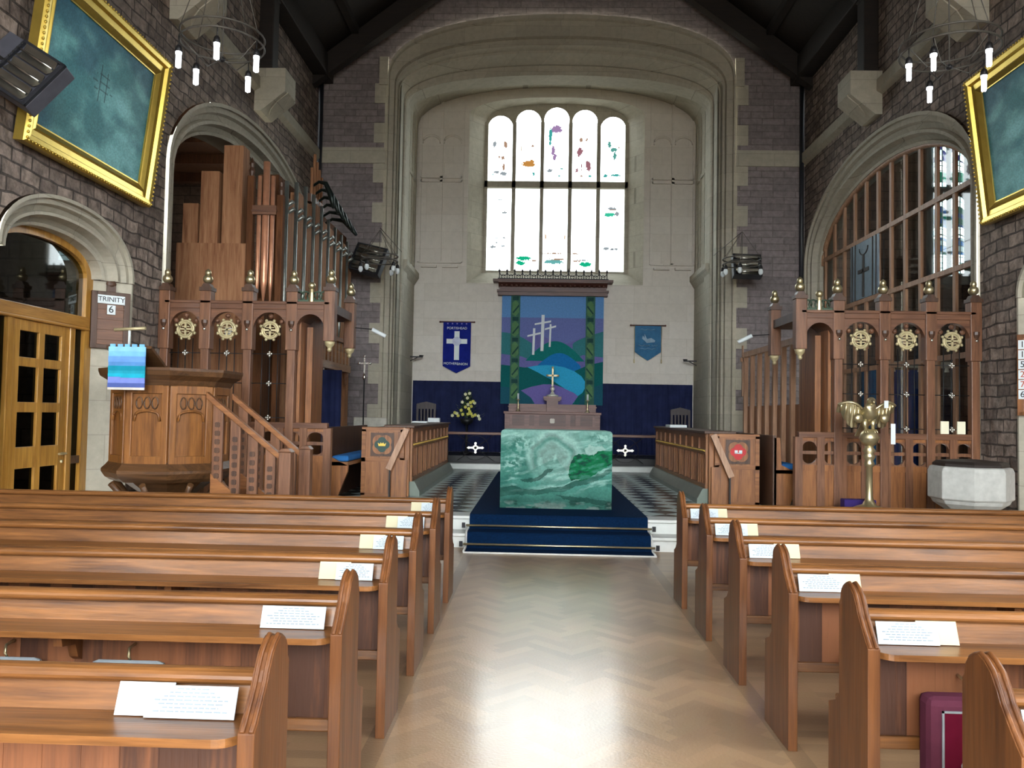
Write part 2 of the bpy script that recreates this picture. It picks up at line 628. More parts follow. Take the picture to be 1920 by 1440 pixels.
# moulded cream stone arches
PROF = [(0, -.05), (.12, -.05), (.12, .0), (.3, .0), (.36, .06), (.52, .10), (.56, .04), (.66, .04), (.72, .16), (.86, .22), (.9, .16), (1, .18), (1, .45)]
def arch_trim(name, P, A, B, prof=PROF, mat=None, jamb=True):
    mb = MB(); arch_loft(mb, P, A, B, prof, jamb=jamb);
    if not jamb:
        door_jambs(mb, P, A, B)
    return struct(name, mb, mat or M['ashlar'])
def door_jambs(mb, P, A, B):
    # plain splayed jambs below the springing of the moulded arch
    for sg in (-1, 1):
        so, si = A['c'] + sg * A['a'], B['c'] + sg * B['a']
        pl = [P(so + sg * .03, 0, -.02), P(so, 0, -.02), P(si, 0, .36), P(si, 0, .62), P(so + sg * .03, 0, .62)]
        mb.prism(pl, (0, 0, A['zs']))
arch_trim('trim_1', PL, DA, DB, jamb=False)
arch_trim('trim_2', PR, RA, RB, jamb=False)
arch_trim('trim_3', PL, OA, OB, PROF[:-1] + [(1, .6)])
arch_trim('trim_4', PR, GA, GB)
EB2 = arch(.38, 3.56, 8.9, .70, 2.2)
E3 = arch(.38, 3.60, 9.0, 1.1, 2.2)
mb = MB()
arch_loft(mb, PE, EA, EB, [(0, -.07), (.1, -.07), (.12, .0), (.5, .0), (.53, .09), (.60, .09), (.63, .02), (.72, .02), (.78, .16), (.84, .16), (1, .44), (1, .5)], N=40)
arch_loft(mb, PE, EB, EB2, [(1, .5)] and [(0, .5), (.6, .5), (1, .56), (1, 1.1)], N=40)
arch_loft(mb, PE, EB2, E3, [(0, 1.1), (1, 1.1), (1, 2.52)], N=40)
# toothed quoins beside the chancel arch
z = .4
k = 0
while z < 9.1:
    for sg, xe in ((-1, EA['c'] - EA['a']), (1, EA['c'] + EA['a'])):
        if k % 2 == 0:
            mb.box(xe, xe + sg * .30, YE - .022, YE + .1, z, z + .46)
        else:
            mb.box(xe, xe + sg * .06, YE - .022, YE + .1, z, z + .46)
    z += .46; k += 1
for sg, xe in ((-1, EA['c'] - EA['a']), (1, EA['c'] + EA['a'])):
    mb.box(xe, xe + sg * .2, YE - .06, YE + .1, 9.1, 9.75)
struct('trim_5', mb, M['ashlar'])
mb = MB()
mb.box(XL, EA['c'] - EA['a'] - .02, YE - .05, YE + .1, 7.28, 7.64)
mb.box(EA['c'] + EA['a'] + .02, XR, YE - .05, YE + .1, 7.28, 7.64)
struct('trim_6', mb, M['ashlar'])
for nm, P, sg in (('trim_7', XL, 1), ('trim_8', XR, -1)):
    mb = MB()
    mb.prism([(P, 5.5, 7.3), (P + sg * .10, 5.5, 7.36), (P + sg * .10, 5.5, 7.56), (P, 5.5, 7.66)], (0, YE - 5.5, 0))
    struct(nm, mb, M['ashlar'])
# corbels with shields, wall posts, wall plates
ci = 9
for P, sg in ((XL, 1), (XR, -1)):
    for yc in (10.95, 14.25):
        mb = MB()
        mb.prism([(P, yc - .3, 6.95), (P + sg * .12, yc - .3, 6.95), (P + sg * .55, yc - .3, 7.3), (P + sg * .55, yc - .3, 7.72), (P, yc - .3, 7.72)], (0, .6, 0))
        # shield carved on the slanting face
        n0 = Vector((P + sg * .36, yc, 7.2))
        e = Vector((0, 1, 0)); g = Vector((sg * .43, 0, .35)).normalized(); nn = Vector((sg * .35, 0, -.43)).normalized()
        sh = [(-.2, .24), (.2, .24), (.2, -.02), (.12, -.2), (0, -.28), (-.12, -.2), (-.2, -.02)]
        mb.prism([tuple(n0 + e * a + g * b) for a, b in sh], nn * .06)
        struct('trim_%d' % ci, mb, M['ashlar']); ci += 1
for P, sg in ((XL, 1), (XR, -1)):
    mb = MB(); mb.box(P, P + sg * .34, 5, YE, 9.12, 9.6)
    for yc in (10.95, 14.25):
        mb.box(P, P + sg * .26, yc - .16, yc + .16, 7.72, 9.6)
    struct('trim_%d' % ci, mb, M['roof'], bevel=.02); ci += 1
# roof
def roof_z(x): return 9.5 + 4.2 * (1 - abs(x - .4) / 5.54)
mb = MB()
for xa, xb in ((XL - .1, .4), (.4, XR + .1)):
    mb.prism([(xa, -8, roof_z(xa)), (xb, -8, roof_z(xb)), (xb, -8, roof_z(xb) + .1), (xa, -8, roof_z(xa) + .1)], (0, 26.05, 0))
for yc in (5.5, 7.65, 10.95, 14.25, 17.6):
    for xa, xb in ((XL, .4), (XR, .4)):
        mb.prism([(xa, yc - .12, 9.4), (xa, yc - .12, 8.9), (xb, yc - .12, 13.0), (xb, yc - .12, 13.6)], (0, .24, 0))
    mb.box(XL, XR, yc - .12, yc + .12, 11.2, 11.5)
for q in range(1, 5):
    for sgn in (-1, 1):
        x = .4 + sgn * 1.15 * q
        mb.box(x - .08, x + .08, -8, 18, roof_z(x) - .16, roof_z(x))
struct('ceiling', mb, M['roof'])

# nave floor: herringbone blocks with a straight border strip
mb = MB()
W_, L_ = .085, .34
def floor_col(w=None):
    base = Vector(lin('#a48463')[:3])
    c = base * (.86 + .28 * random.random())
    return (c.x, c.y * (.98 + .04 * random.random()), c.z, 1)
def clip(pts, ax, v, keep_hi):
    out = []
    for i in range(len(pts)):
        p, q = pts[i - 1], pts[i]
        ip, iq = ((p[ax] >= v), (q[ax] >= v)) if keep_hi else ((p[ax] <= v), (q[ax] <= v))
        if ip != iq:
            k = (v - p[ax]) / (q[ax] - p[ax])
            out.append((p[0] + k * (q[0] - p[0]), p[1] + k * (q[1] - p[1])))
        if iq:
            out.append(q)
    return out
def blocks(x0, x1, y0, y1):
    # herringbone at 45 degrees, cut at the border
    rt = math.sqrt(.5)
    n = int(L_ / W_)
    R = int((max(x1 - x0, y1 - y0) * 1.5) / W_) + 4
    cx, cy = (x0 + x1) / 2, (y0 + y1) / 2
    for i in range(-R, R):
        for j in range(-R // (2 * n) - 1, R // (2 * n) + 2):
            a = (i * W_ + 2 * n * W_ * j)
            for u0, v0, du, dv in ((a, i * W_, L_, W_), (a, (i - 2 * n + 1) * W_, W_, L_)):
                pts = [(u0, v0), (u0 + du, v0), (u0 + du, v0 + dv), (u0, v0 + dv)]
                q = [((p - s_) * rt + cx, (p + s_) * rt + cy) for p, s_ in pts]
                if max(p[0] for p in q) < x0 or min(p[0] for p in q) > x1 or max(p[1] for p in q) < y0 or min(p[1] for p in q) > y1:
                    continue
                for ax, v, hi in ((0, x0, True), (0, x1, False), (1, y0, True), (1, y1, False)):
                    q = clip(q, ax, v, hi)
                    if len(q) < 3:
                        break
                if len(q) >= 3:
                    mb.poly([(p[0], p[1], 0) for p in q], floor_col())
blocks(-.70, 1.22, 1.0, 9.6)
nb = len(mb.f)
for xa, xb in ((-4.9, -.80), (1.32, 5.7)):
    y = 1.0
    while y < 9.6:
        x = xa
        while x < xb - .01:
            x2 = min(x + .34, xb)
            mb.poly([(x, y, 0), (x2, y, 0), (x2, y + .085, 0), (x, y + .085, 0)], floor_col())
            x = x2
        y += .085
for xa, xb in ((-.80, -.70), (1.22, 1.32), (XL, -4.9), (5.7, XR)):
    y = 1.0
    while y < 9.6:
        mb.poly([(xa, y, 0), (xb, y, 0), (xb, min(9.6, y + .9), 0), (xa, min(9.6, y + .9), 0)], tuple(q * .7 for q in floor_col()))
        y += .9
mb.poly([(XL, -8, 0), (XR, -8, 0), (XR, 1, 0), (XL, 1, 0)], lin('#a07d4f'))
mb.poly([(XL, -8, -.03), (XR, -8, -.03), (XR, 9.7, -.03), (XL, 9.7, -.03)], lin('#4a3823'))
struct('floor', mb, M['attr_wood'], fix=False)
# two marble steps and the chequered chancel floor
mb = MB()
mb.box(XL, XR, 9.62, 9.95, -.02, .17); mb.box(XL, XR, 9.93, 10.3, -.02, ZP)
mb.box(XL, XR, 9.58, 9.66, .135, .172); mb.box(XL, XR, 9.89, 9.97, ZP - .035, ZP + .002)
mb.box(-3.2, 3.96, 18.28, 18.7, .3, .46)
struct('trim_%d' % ci, mb, M['marble'], bevel=.008); ci += 1
mb = MB(); mb.poly([(XL, 10.28, ZP), (XR, 10.28, ZP), (XR, 18.4, ZP), (XL, 18.4, ZP)]); struct('floor_chancel', mb, M['tiles'], fix=False)
mb = MB(); mb.box(-3.2, 3.96, 18.68, 20.5, .3, .47); mb.box(-3.2, 3.96, 18.72, 20.5, .47, .62); struct('floor_sanctuary', mb, M['black'])

# sanctuary walls
def PS(s, z, d=0): return (s, YS + d, z)
WA, WB = arch(.4, 2.27, 9.35, .5, 2.3, 4.97), arch(.41, 1.86, 9.35, .5, 2.3, 5.36)
mb = MB(); wall_arches(mb, PS, -3.26, 4.02, .3, 10.6, [WA]); struct('wall_sanctuary_east', mb, M['pale'])
mb = MB()
for x in (-3.24, 4.0):
    mb.poly([(x, YE + .1, .3), (x, YS, .3), (x, YS, 10.6), (x, YE + .1, 10.6)])
    sg = 1 if x < 0 else -1
    for y_ in (18.75, 19.25, 19.75, 20.2):
        mb.box(x, x + sg * .05, y_ - .035, y_ + .035, 5.2, 9.4)
    mb.box(x, x + sg * .05, 18.75, 20.2, 7.5, 7.6)
    mb.prism([(x, 18.6, 5.2), (x + sg * .14, 18.6, 5.2), (x + sg * .14, 18.6, 5.08), (x, 18.6, 4.85)], (0, 1.9, 0))
struct('wall_sanctuary_sides', mb, M['ashlar'])
mb = MB(); mb.poly([(-3.3, YE + 1, 10.3), (4.05, YE + 1, 10.3), (4.05, YS, 10.3), (-3.3, YS, 10.3)]); struct('ceiling_sanctuary', mb, M['ashlar'])
mb = MB()
arch_loft(mb, PS, WA, WB, [(0, 0), (1, .46)])
mb.poly([(WA['c'] - WA['a'], YS, 4.97), (WA['c'] + WA['a'], YS, 4.97), (WB['c'] + WB['a'], YS + .46, 5.36), (WB['c'] - WB['a'], YS + .46, 5.36)])
struct('trim_%d' % ci, mb, M['ashlar']); ci += 1
# blind tracery flanking the window
for xa, xb in ((-3.12, -2.02), (2.86, 3.95)):
    mb = MB()
    xm = (xa + xb) / 2
    y0, y1 = YS - .05, YS + .02
    for x in (xa, xm, xb):
        mb.box(x - .035, x + .035, y0, y1, 5.5, 9.75)
    for z in (5.5, 7.62, 7.72):
        mb.box(xa, xb, y0, y1, z - .025, z + .025)
    for c_ in ((xa + xm) / 2, (xm + xb) / 2):
        h = (xb - xa) / 4 - .04
        mb.tube([(c_ + h * cos(PI * (1 - i / 12)), YS - .015, 8.62 + .2 * sin(PI * i / 12)) for i in range(13)], .03, 6)
        mb.box(c_ - .2, c_ + .2, YS - .1, YS + .02, 5.36, 5.42)
    struct('trim_%d' % ci, mb, M['pale']); ci += 1

# east window: five lights over five
PX = [-1.08 + .745 * k for k in range(5)]
TOP = [9.52, 9.68, 9.75, 9.69, 9.51]
def PV(s, z, d=0): return (s, YS + .45 + d, z)
win = bpy.data.objects.new('window_1', None); C.objects.link(win); win['kind'] = 'structure'
mb = MB()
wall_arches(mb, PV, -1.5, 2.35, 7.74, 10.0, [arch(x, .33, t - .33, .33, 2, 7.76) for x, t in zip(PX, TOP)])
for x in [PX[0] - .3725] + [p + .3725 for p in PX]:
    mb.box(x - .05, x + .05, YS + .42, YS + .56, 5.3, 9.35)
mb.box(-1.5, 2.35, YS + .42, YS + .56, 7.60, 7.77)
mb.box(-1.5, 2.35, YS + .44, YS + .56, 5.2, 5.39)
struct('window_frame', mb, M['ashlar'], win)
UX = [(143, 340), (368, 565), (592, 788), (818, 1013), (1040, 1238)]
UT = [155, 110, 95, 112, 165]
LX = [(130, 325), (355, 552), (578, 775), (802, 1000), (1028, 1225)]
PURP, TEAL, GRN, RED, ORG, BRN, GRY, PKW, BLW = '#a583ac', '#3fa39b', '#12b483', '#a06a72', '#c98a45', '#b08a72', '#9aa0a4', '#fdf0f6', '#effbff'
# (x, y, half width, half height, colour) of coloured glass, by eye from the window
UP = [(195, 375, 13, 22, GRY), (283, 380, 12, 24, BRN), (262, 495, 12, 14, BRN), (235, 488, 8, 8, BRN), (270, 570, 9, 28, BRN), (270, 625, 24, 14, GRY), (215, 612, 18, 10, GRY), (185, 632, 8, 5, TEAL),
      (470, 545, 46, 20, ORG), (495, 530, 18, 20, ORG), (500, 395, 12, 8, BRN), (410, 410, 5, 26, '#e8d8c0'), (512, 625, 10, 14, TEAL),
      (688, 262, 38, 24, PURP), (642, 300, 12, 46, TEAL), (640, 365, 8, 20, TEAL), (665, 440, 13, 36, PURP), (678, 490, 12, 24, PURP), (640, 598, 20, 12, GRY), (735, 582, 10, 7, TEAL), (715, 640, 8, 5, TEAL),
      (878, 440, 20, 28, RED), (870, 455, 10, 22, RED), (888, 345, 12, 14, BRN), (932, 345, 8, 10, BRN), (948, 560, 16, 34, RED), (935, 540, 8, 24, RED), (858, 590, 10, 16, RED), (892, 560, 4, 44, RED), (960, 640, 10, 8, TEAL), (895, 640, 10, 6, BRN),
      (1112, 380, 12, 22, '#5fa094'), (1145, 425, 24, 14, '#5fa094'), (1155, 475, 12, 28, '#5fa094'), (1085, 635, 14, 12, TEAL), (1160, 632, 34, 8, TEAL), (1190, 400, 4, 12, BRN)]
LO = [(230, 828, 18, 5, GRY), (270, 928, 20, 7, GRY), (185, 1198, 20, 9, GRY), (262, 1192, 14, 8, GRY), (268, 1125, 9, 7, GRY), (205, 1130, 12, 4, GRY), (210, 1165, 10, 4, GRY),
      (430, 1285, 52, 14, GRN), (405, 1322, 30, 16, GRN), (515, 1240, 18, 4, BRN), (515, 1302, 24, 4, BRN), 
      (670, 1310, 66, 14, '#6bb0ac'), (670, 1245, 90, 4, BRN), (700, 1290, 60, 4, BRN), (602, 1115, 8, 18, '#e9c7a8'), (752, 1115, 6, 14, '#e9c7a8'),
      (920, 1328, 42, 16, GRN), (900, 1298, 50, 5, GRY), (830, 1245, 30, 4, BRN), (850, 1302, 40, 4, BRN),
      (1130, 890, 30, 10, GRY), (1110, 938, 36, 14, '#3fc39b'), (1165, 930, 14, 16, GRY), (1150, 900, 34, 4, BRN), (1085, 1202, 20, 10, GRY), (1130, 1208, 14, 9, GRY), (1162, 1206, 14, 7, GRY)]
def patch_col(x, y, L):
    c = None
    for (px, py, rx, ry, h) in L:
        w = .25 * sin(x * .31 + y * .17) + .22 * sin(x * .13 - y * .29 + px)
        d = ((x - px) / (rx * 1.15)) ** 2 + ((y - py) / (ry * 1.15)) ** 2
        if d < 1.1 + w:
            q = lin(h)
            c = tuple(min(.5, v / SKY * 1.05) for v in q[:3]) + (1,)
    return c or (EAST_CLEAR * .94, EAST_CLEAR, EAST_CLEAR, 1)
for k in range(5):
    x, t = PX[k], TOP[k]
    def up(a, b, x=x, t=t):
        dx = (a - .5) * .66
        top = t - .33 + math.sqrt(max(0, .33 ** 2 - dx * dx))
        return (x + dx, YS + .5, 7.76 + (top - 7.76) * b)
    def ucol(a, b, k=k):
        return patch_col(UX[k][0] + a * (UX[k][1] - UX[k][0]), 695 - b * (695 - UT[k]), UP)
    mb = MB(); mb.grid(up, 36, 100, ucol); mb.build('pane', M['east_glass'], win, fix=False)
    def lo(a, b, x=x): return (x + (a - .5) * .66, YS + .5, 5.38 + 2.23 * b)
    def lcol(a, b, k=k):
        return patch_col(LX[k][0] + a * (LX[k][1] - LX[k][0]), 1388 - b * 655, LO)
    mb = MB(); mb.grid(lo, 36, 100, lcol); mb.build('pane', M['east_glass'], win, fix=False)

# windows of the nave behind and beside the viewer: daylight
wi = 2
def day_window(P, A, mat, nm):
    w = bpy.data.objects.new('window_%d' % wi, None); C.objects.link(w); w['kind'] = 'structure'
    mb = MB()
    arch_loft(mb, P, A, A, [(0, 0), (0, .3)])
    for q in range(1, nm):
        x = A['c'] - A['a'] + 2 * A['a'] * q / nm
        for d in (.2,):
            p, p2 = P(x - .05, A['zb'], d), P(x + .05, A['zs'] + A['b'], d + .1)
            mb.box(p[0], p2[0], p[1], p2[1], p[2], p2[2])
    p, p2 = P(A['c'] - A['a'], A['zs'] - .1, .2), P(A['c'] + A['a'], A['zs'], .3)
    mb.box(p[0], p2[0], p[1], p2[1], p[2], p2[2])
    struct('window_frame', mb, M['ashlar'], w)
day_window(PW, WW, None, 5); wi += 1
for A in SW:
    if A is SW[1]:
        day_window(PL, A, None, 3); wi += 1
    day_window(PR, A, None, 3); wi += 1

# rooms behind the arches: lobby, organ chamber, side chapel
mb = MB()
mb.poly([(-5.75, 6.9, 0), (-9, 6.9, 0), (-9, 6.9, 4.2), (-5.75, 6.9, 4.2)]); mb.poly([(-5.75, 10.1, 0), (-9, 10.1, 0), (-9, 10.1, 4.2), (-5.75, 10.1, 4.2)])
mb.poly([(-9, 6.9, 0), (-9, 10.1, 0), (-9, 10.1, 4.2), (-9, 6.9, 4.2)]); mb.poly([(-5.6, 6.9, 4.2), (-5.6, 10.1, 4.2), (-9, 10.1, 4.2), (-9, 6.9, 4.2)])
mb.poly([(-5.6, 6.9, 0), (-5.6, 10.1, 0), (-9, 10.1, 0), (-9, 6.9, 0)])
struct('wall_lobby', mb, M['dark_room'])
wl = bpy.data.objects.new('window_%d' % wi, None); C.objects.link(wl); wl['kind'] = 'structure'; wi += 1
mb = MB(); mb.box(-6.20, -5.98, 10.06, 10.09, 3.48, 3.60); mb.build('pane', M['lobby_day'], wl)
mb = MB()
for q in (-6.205, -5.975):
    mb.box(q - .01, q + .01, 10.04, 10.1, 3.46, 3.62)
mb.box(-6.21, -5.97, 10.04, 10.1, 3.46, 3.48); mb.box(-6.21, -5.97, 10.04, 10.1, 3.60, 3.62); mb.box(-6.21, -5.97, 10.05, 10.1, 3.54, 3.545)
mb.build('window_frame', M['iron'], wl)
def room(name, x0, x1, y0, y1, z1, fl):
    mb = MB()
    for q in ([(x0, y0), (x1, y0)], [(x0, y1), (x1, y1)], [(x1, y0), (x1, y1)]):
        (a, b), (c, d) = q
        mb.poly([(a, b, 0), (c, d, 0), (c, d, z1), (a, b, z1)])
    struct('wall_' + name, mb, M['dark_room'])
    mb = MB(); mb.poly([(x0, y0, z1), (x1, y0, z1), (x1, y1, z1), (x0, y1, z1)])
    for i in range(6):
        y = y0 + (y1 - y0) * (i + .5) / 6
        mb.box(x0, x1, y - .08, y + .08, z1 - .2, z1)
    struct('ceiling_' + name, mb, M['screen_dark'])
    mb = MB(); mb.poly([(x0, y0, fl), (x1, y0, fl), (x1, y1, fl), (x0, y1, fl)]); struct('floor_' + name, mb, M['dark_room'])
room('organ_chamber', XL - .6, -9.5, 10.4, 18.3, 6.9, ZP)
room('chapel', XR + .45, 11.5, 10.5, 18.2, 8.6, ZP)
# chapel lancets on its east wall
wl = bpy.data.objects.new('window_%d' % wi, None); C.objects.link(wl); wl['kind'] = 'structure'; wi += 1
mb = MB(); mb.box(8.7, 10.15, 18.1, 18.2, 4.7, 8.1); mb.build('window_frame', M['slate'], wl)
LEADS = ['#ffffff', '#f4ffff', '#dff6f2', '#ffffff', '#9fc8d2', '#fbffff']
for xc in (8.97, 9.36, 9.86):
    for za, zb in ((4.92, 6.68), (6.88, 7.85)):
        sd = random.randint(0, 99)
        def cfn(a, b, xc=xc, za=za, zb=zb, sd=sd):
            n_ = int((zb - za) / .12)
            if abs((a * 3) % 1 - .5) > .41 or abs((b * n_) % 1 - .5) > .42:
                return (.01, .015, .015, 1)
            k = (int(a * 3) * 7 + int(b * n_) * 13 + sd) % 11
            z_ = za + (zb - za) * b
            if abs(z_ - 6.2) < .22 or abs(z_ - 5.55) < .2:
                return tuple(q * .1 for q in lin(['#1e4b86', '#3b78b8', '#0f5a4a', '#c9e6ea'][k % 4])[:3]) + (1,)
            if abs(z_ - 7.1) < .12:
                return tuple(q * .12 for q in lin(['#0f5a40', '#18886a'][k % 2])[:3]) + (1,)
            if z_ > 7.45 and k % 3 == 0:
                return tuple(q * .12 for q in lin('#4a3f8a')[:3]) + (1,)
            c = lin(LEADS[k % 6])
            return (c[0] * .9, c[1], c[2], 1)
        def pf(a, b, xc=xc, za=za, zb=zb):
            dx = (a - .5) * .3
            t = zb - (0 if zb < 7 and False else .15) + math.sqrt(max(0, .15 ** 2 - dx * dx))
            return (xc + dx, 18.07, za + (t - za) * b)
        mb = MB(); mb.grid(pf, 21, 90, cfn); mb.build('pane', M['side_glass'], wl, fix=False)
# glazed pine screen filling the chapel arch
gs = thing('glazed_screen', 'arched pine screen of glass panes filling the stone arch to the side chapel', 'screen', (XR + .26, 14.45, 3.2))
gx = 0.
GC = arch(0, 3.08, 1.75, 1.28, 2)
mb = MB()
pts = arch_pts(GC, 36)
mb.tube([(0, a, b) for a, b in pts], .06, 6)
mb.build('arch_rail', M['chapel_wood'], gs)
ys = [-2.95 + 5.9 * q / 11 for q in range(12)]
for y in ys:
    top = 1.75 + 1.28 * math.sqrt(max(0, 1 - (y / 3.08) ** 2))
    mb = MB(); mb.box(-.025, .025, y - .04, y + .04, -2.8, top); mb.build('mullion', M['chapel_wood'], gs)
for z in (-.0 - .62, .68, 1.86):
    h = 3.06 if z < 1.75 else 3.0
    mb = MB(); mb.box(-.035, .035, -h, h, z - .04, z + .04); mb.build('transom', M['chapel_wood'], gs)
mb = MB(); mb.poly([(.02, -3.08, -2.8)] + [(.02, a, b) for a, b in pts] + [(.02, 3.08, -2.8)]); mb.build('glass_panel', M['glass'], gs, fix=False)
# leaded panel with a dark cross
pn = MB(); pn.box(-.03, -.015, .2, 1.5, .73, 1.82)
pnl = pn.build('leaded_panel', plain('blue_grey_glass', '#8aa0b0', .3), gs, label='blue-grey leaded glass panel with a dark cross')
mb = MB(); mb.box(-.05, -.03, .83, .89, .75, 1.55); mb.box(-.05, -.03, .62, 1.1, 1.22, 1.29)
for y in (.3, .45, 1.25, 1.4):
    mb.box(-.045, -.03, y - .01, y + .01, .73, 1.82)
mb.tube([(-.035, .86 + .2 * cos(a * PI / 8), 1.7 + .14 * sin(a * PI / 8)) for a in range(8, 17)], .012, 6)
mb.build('cross', M['slate'], pnl)
# ------------------------------------------------------------------ pews
PROF_END = [(-.285, 0), (-.285, .755), (-.262, .775), (-.235, .805), (-.205, .84), (-.19, .858), (-.175, .885), (-.145, .925), (-.115, .945), (-.085, .957), (-.055, .945), (-.03, .93), (-.018, .912), (-.012, .88), (0, .865), (0, .5), (.04, .46), (.115, .43), (.115, 0)]
def make_pew(sg, L, label, group):
    t = thing('pew', label, 'pew', (0, 0, 0), 0, group)
    th = .046
    mb = MB()
    mb.prism([(0, y, z) for y, z in PROF_END], (sg * th, 0, 0))
    top = [(y, z) for y, z in PROF_END if z > .74]
    for x in (.010, .034):
        mb.tube([(sg * x, y, z + .002) for y, z in top], .008, 6)
    mb.build('pew_end', M['pew_y'], t, bevel=.006)
    mb = MB(); mb.prism([(sg * L, y, z) for y, z in PROF_END], (-sg * th, 0, 0)); mb.build('pew_end', M['pew_y'], t)
    xa, xb = sg * th, sg * (L - th)
    mb = MB()
    ring = [(-.07 + .036 * cos(a * PI / 8), .834 + .024 * sin(a * PI / 8)) for a in range(16)]
    mb.prism([(xa, y, z) for y, z in ring], (xb - xa, 0, 0)); mb.build('top_rail', M['pew'], t, smooth=False)
    mb = MB(); mb.prism([(xa, y, z) for y, z in [(-.066, .825), (-.095, .735), (-.07, .735), (-.045, .825)]], (xb - xa, 0, 0)); mb.build('sloping_panel', M['pew'], t)
    mb = MB()
    c0 = sg * (th + .001)
    led = [(c0, -.10), (c0, -.19)] + [(c0 + sg * .07 * (1 - cos(a * PI / 12)), -.21 - .07 * sin(a * PI / 12)) for a in range(1, 7)] + [(xb, -.28), (xb, -.07), (xa, -.07), (xa, -.10)]
    mb.prism([(x, y, .712) for x, y in led], (0, 0, .024)); mb.build('book_ledge', M['pew'], t, bevel=.009)
    mb = MB(); mb.box(xa, xb, -.098, -.078, .36, .714)
    x = .113 * math.ceil(th / .113)
    while x < L - th:
        mb.box(sg * x - .003, sg * x + .003, -.0995, -.09, .37, .712)
        x += .113
    mb.build('back_boards', M['pew_boards'], t)
    mb = MB(); mb.box(xa, xb, -.115, -.06, .325, .375); mb.build('bottom_rail', M['pew'], t, bevel=.006)
    mb = MB(); mb.box(xa, xb, -.08, .17, .415, .445); mb.build('seat', M['pew'], t, bevel=.008)
    for k in (1.1, 2.75):
        mb = MB(); mb.prism([(sg * k, y, z) for y, z in [(-.098, .712), (-.25, .712), (-.24, .67), (-.15, .655), (-.13, .60), (-.098, .58)]], (sg * .035, 0, 0))
        mb.build('ledge_bracket', M['pew_y'], t)
    mb = MB(); mb.box(sg * 2.0, sg * 2.06, -.07, .16, 0, .415); mb.build('seat_support', M['pew_y'], t)
    return t
PEW_Y = [2.38, 3.32, 4.25, 5.19, 6.13, 7.08]
ROWN = ['front pew', 'second pew back from the front', 'third pew back from the front', 'fourth pew back from the front', 'fifth pew back from the front', 'pew nearest the viewer']
def pew_label(i, side):
    w = ROWN[5 - i]
    return 'oak %s on the %s' % (w, side)
pl0 = make_pew(-1, 4.35, '', 'oak pews on the pulpit side'); pr0 = make_pew(1, 4.6, '', 'oak pews on the font side')
for i, y in enumerate(PEW_Y):
    a = pl0 if i == 0 else copy_tree(pl0)
    a.location = (-.72, y, 0); a['label'] = pew_label(i, 'pulpit side'); a['group'] = 'oak pews on the pulpit side'
    b = pr0 if i == 0 else copy_tree(pr0)
    b.location = (1.24, y, 0); b['label'] = pew_label(i, 'font side'); b['group'] = 'oak pews on the font side'
# service papers standing on the ledges
def sheet(name, label, x0, x1, y, h, mat, lines, off=0., rot=0., group='service papers on the pew ledges'):
    t = thing(name, label, 'paper', ((x0 + x1) / 2, y - .150 + off, .7385 + abs(rot) * .16), 0, group)
    w = (x1 - x0) / 2
    tilt = Matrix.Rotation(-.36, 4, 'X') @ Matrix.Rotation(rot, 4, 'Y')
    mb = MB(); mb.box(-w, w, -.002, .002, .0, h, tilt)
    mb.build('sheet', mat, t)
    if lines:
        mb = MB()
        for k in range(7):
            ww = w * (.35 if k == 0 else .5 if k == 1 else .82 - .1 * ((k * 7) % 3))
            z = h * (.9 - .115 * k)
            x = -ww
            while x < ww:
                l_ = random.uniform(.008, .022)
                mb.box(x, min(ww, x + l_), -.0032, -.002, z - .0022, z + .0016, tilt)
                x += l_ + .005
        mb.build('printed_text', M['ink'], t)
    return t
wl_ = [.255, .255, .19, .19, .2, .16]
for i, y in enumerate(PEW_Y):
    w = ROWN[5 - i]
    xe = -.72 - .105
    sheet('service_sheet', 'white printed sheet on the %s, pulpit side' % w, xe - wl_[i], xe, y, .086, M['sheet'], True)
    if i != 1:
        sheet('service_booklet', 'booklet behind the white sheet, %s, pulpit side' % w, xe - wl_[i] - .09, xe - wl_[i] + .07, y, .089, M['cream_sheet'] if i != 0 else M['sheet'], False, .012)
    if True:
        xe = 1.24 + .095
        sheet('service_sheet', 'white printed sheet on the %s, font side' % w, xe, xe + .235, y, .086, M['sheet'], True)
        sheet('service_booklet', 'cream booklet behind the white sheet, %s, font side' % w, xe + .16, xe + .315, y, .089, M['cream_sheet'], False, .012)
# kneelers hung from the pew backs
def kneeler(x, y, z, label, mat, big=False):
    t = thing('kneeler', label, 'kneeler', (x, y - .122, z), 0, 'kneelers hung on the pew backs')
    w, h, d = (.17, .36, .11) if big else (.15, .26, .07)
    mb = MB(); mb.box(-w, w, -d, -.004, -h, 0); mb.build('pad', M['mauve'] if big else mat, t, bevel=.03)
    if big:
        mb = MB(); mb.box(-w + .05, w - .05, -d - .003, -d + .01, -h + .05, -.05); mb.build('embroidered_panel', M['burgundy'], t)
        mb = MB()
        for x0, x1, z0, z1 in ((-w + .045, w - .045, -.052, -.045), (-w + .045, -w + .052, -h + .05, -.045), (w - .052, w - .045, -h + .05, -.045)):
            mb.box(x0, x1, -d - .006, -d, z0, z1)
        mb.build('piping', M['grey_cloth'], t)
        mb = MB()
        for a, b in ((-.02, -.22), (.01, -.24), (.03, -.215), (0, -.205), (-.035, -.245), (.04, -.25)):
            mb.ball((a, -d - .002, b), .022, .006, .018)
        mb.build('flower_motif', M['grey_cloth'], t)
    mb = MB(); mb.tube([(0, .018, .05), (0, -.03, .045), (0, -.035, .015), (0, -.02, -.01)], .006, 6); mb.build('hook', M['brass'], t)
    return t
kneeler(1.66, PEW_Y[1], .565, 'burgundy kneeler with grey piping and flower motif by the nearest font side pew end', M['burgundy'], True)
kneeler(-1.6, PEW_Y[1], .60, 'grey kneeler on a brass hook, the one closer to the aisle on the pulpit side', M['grey_cloth'])
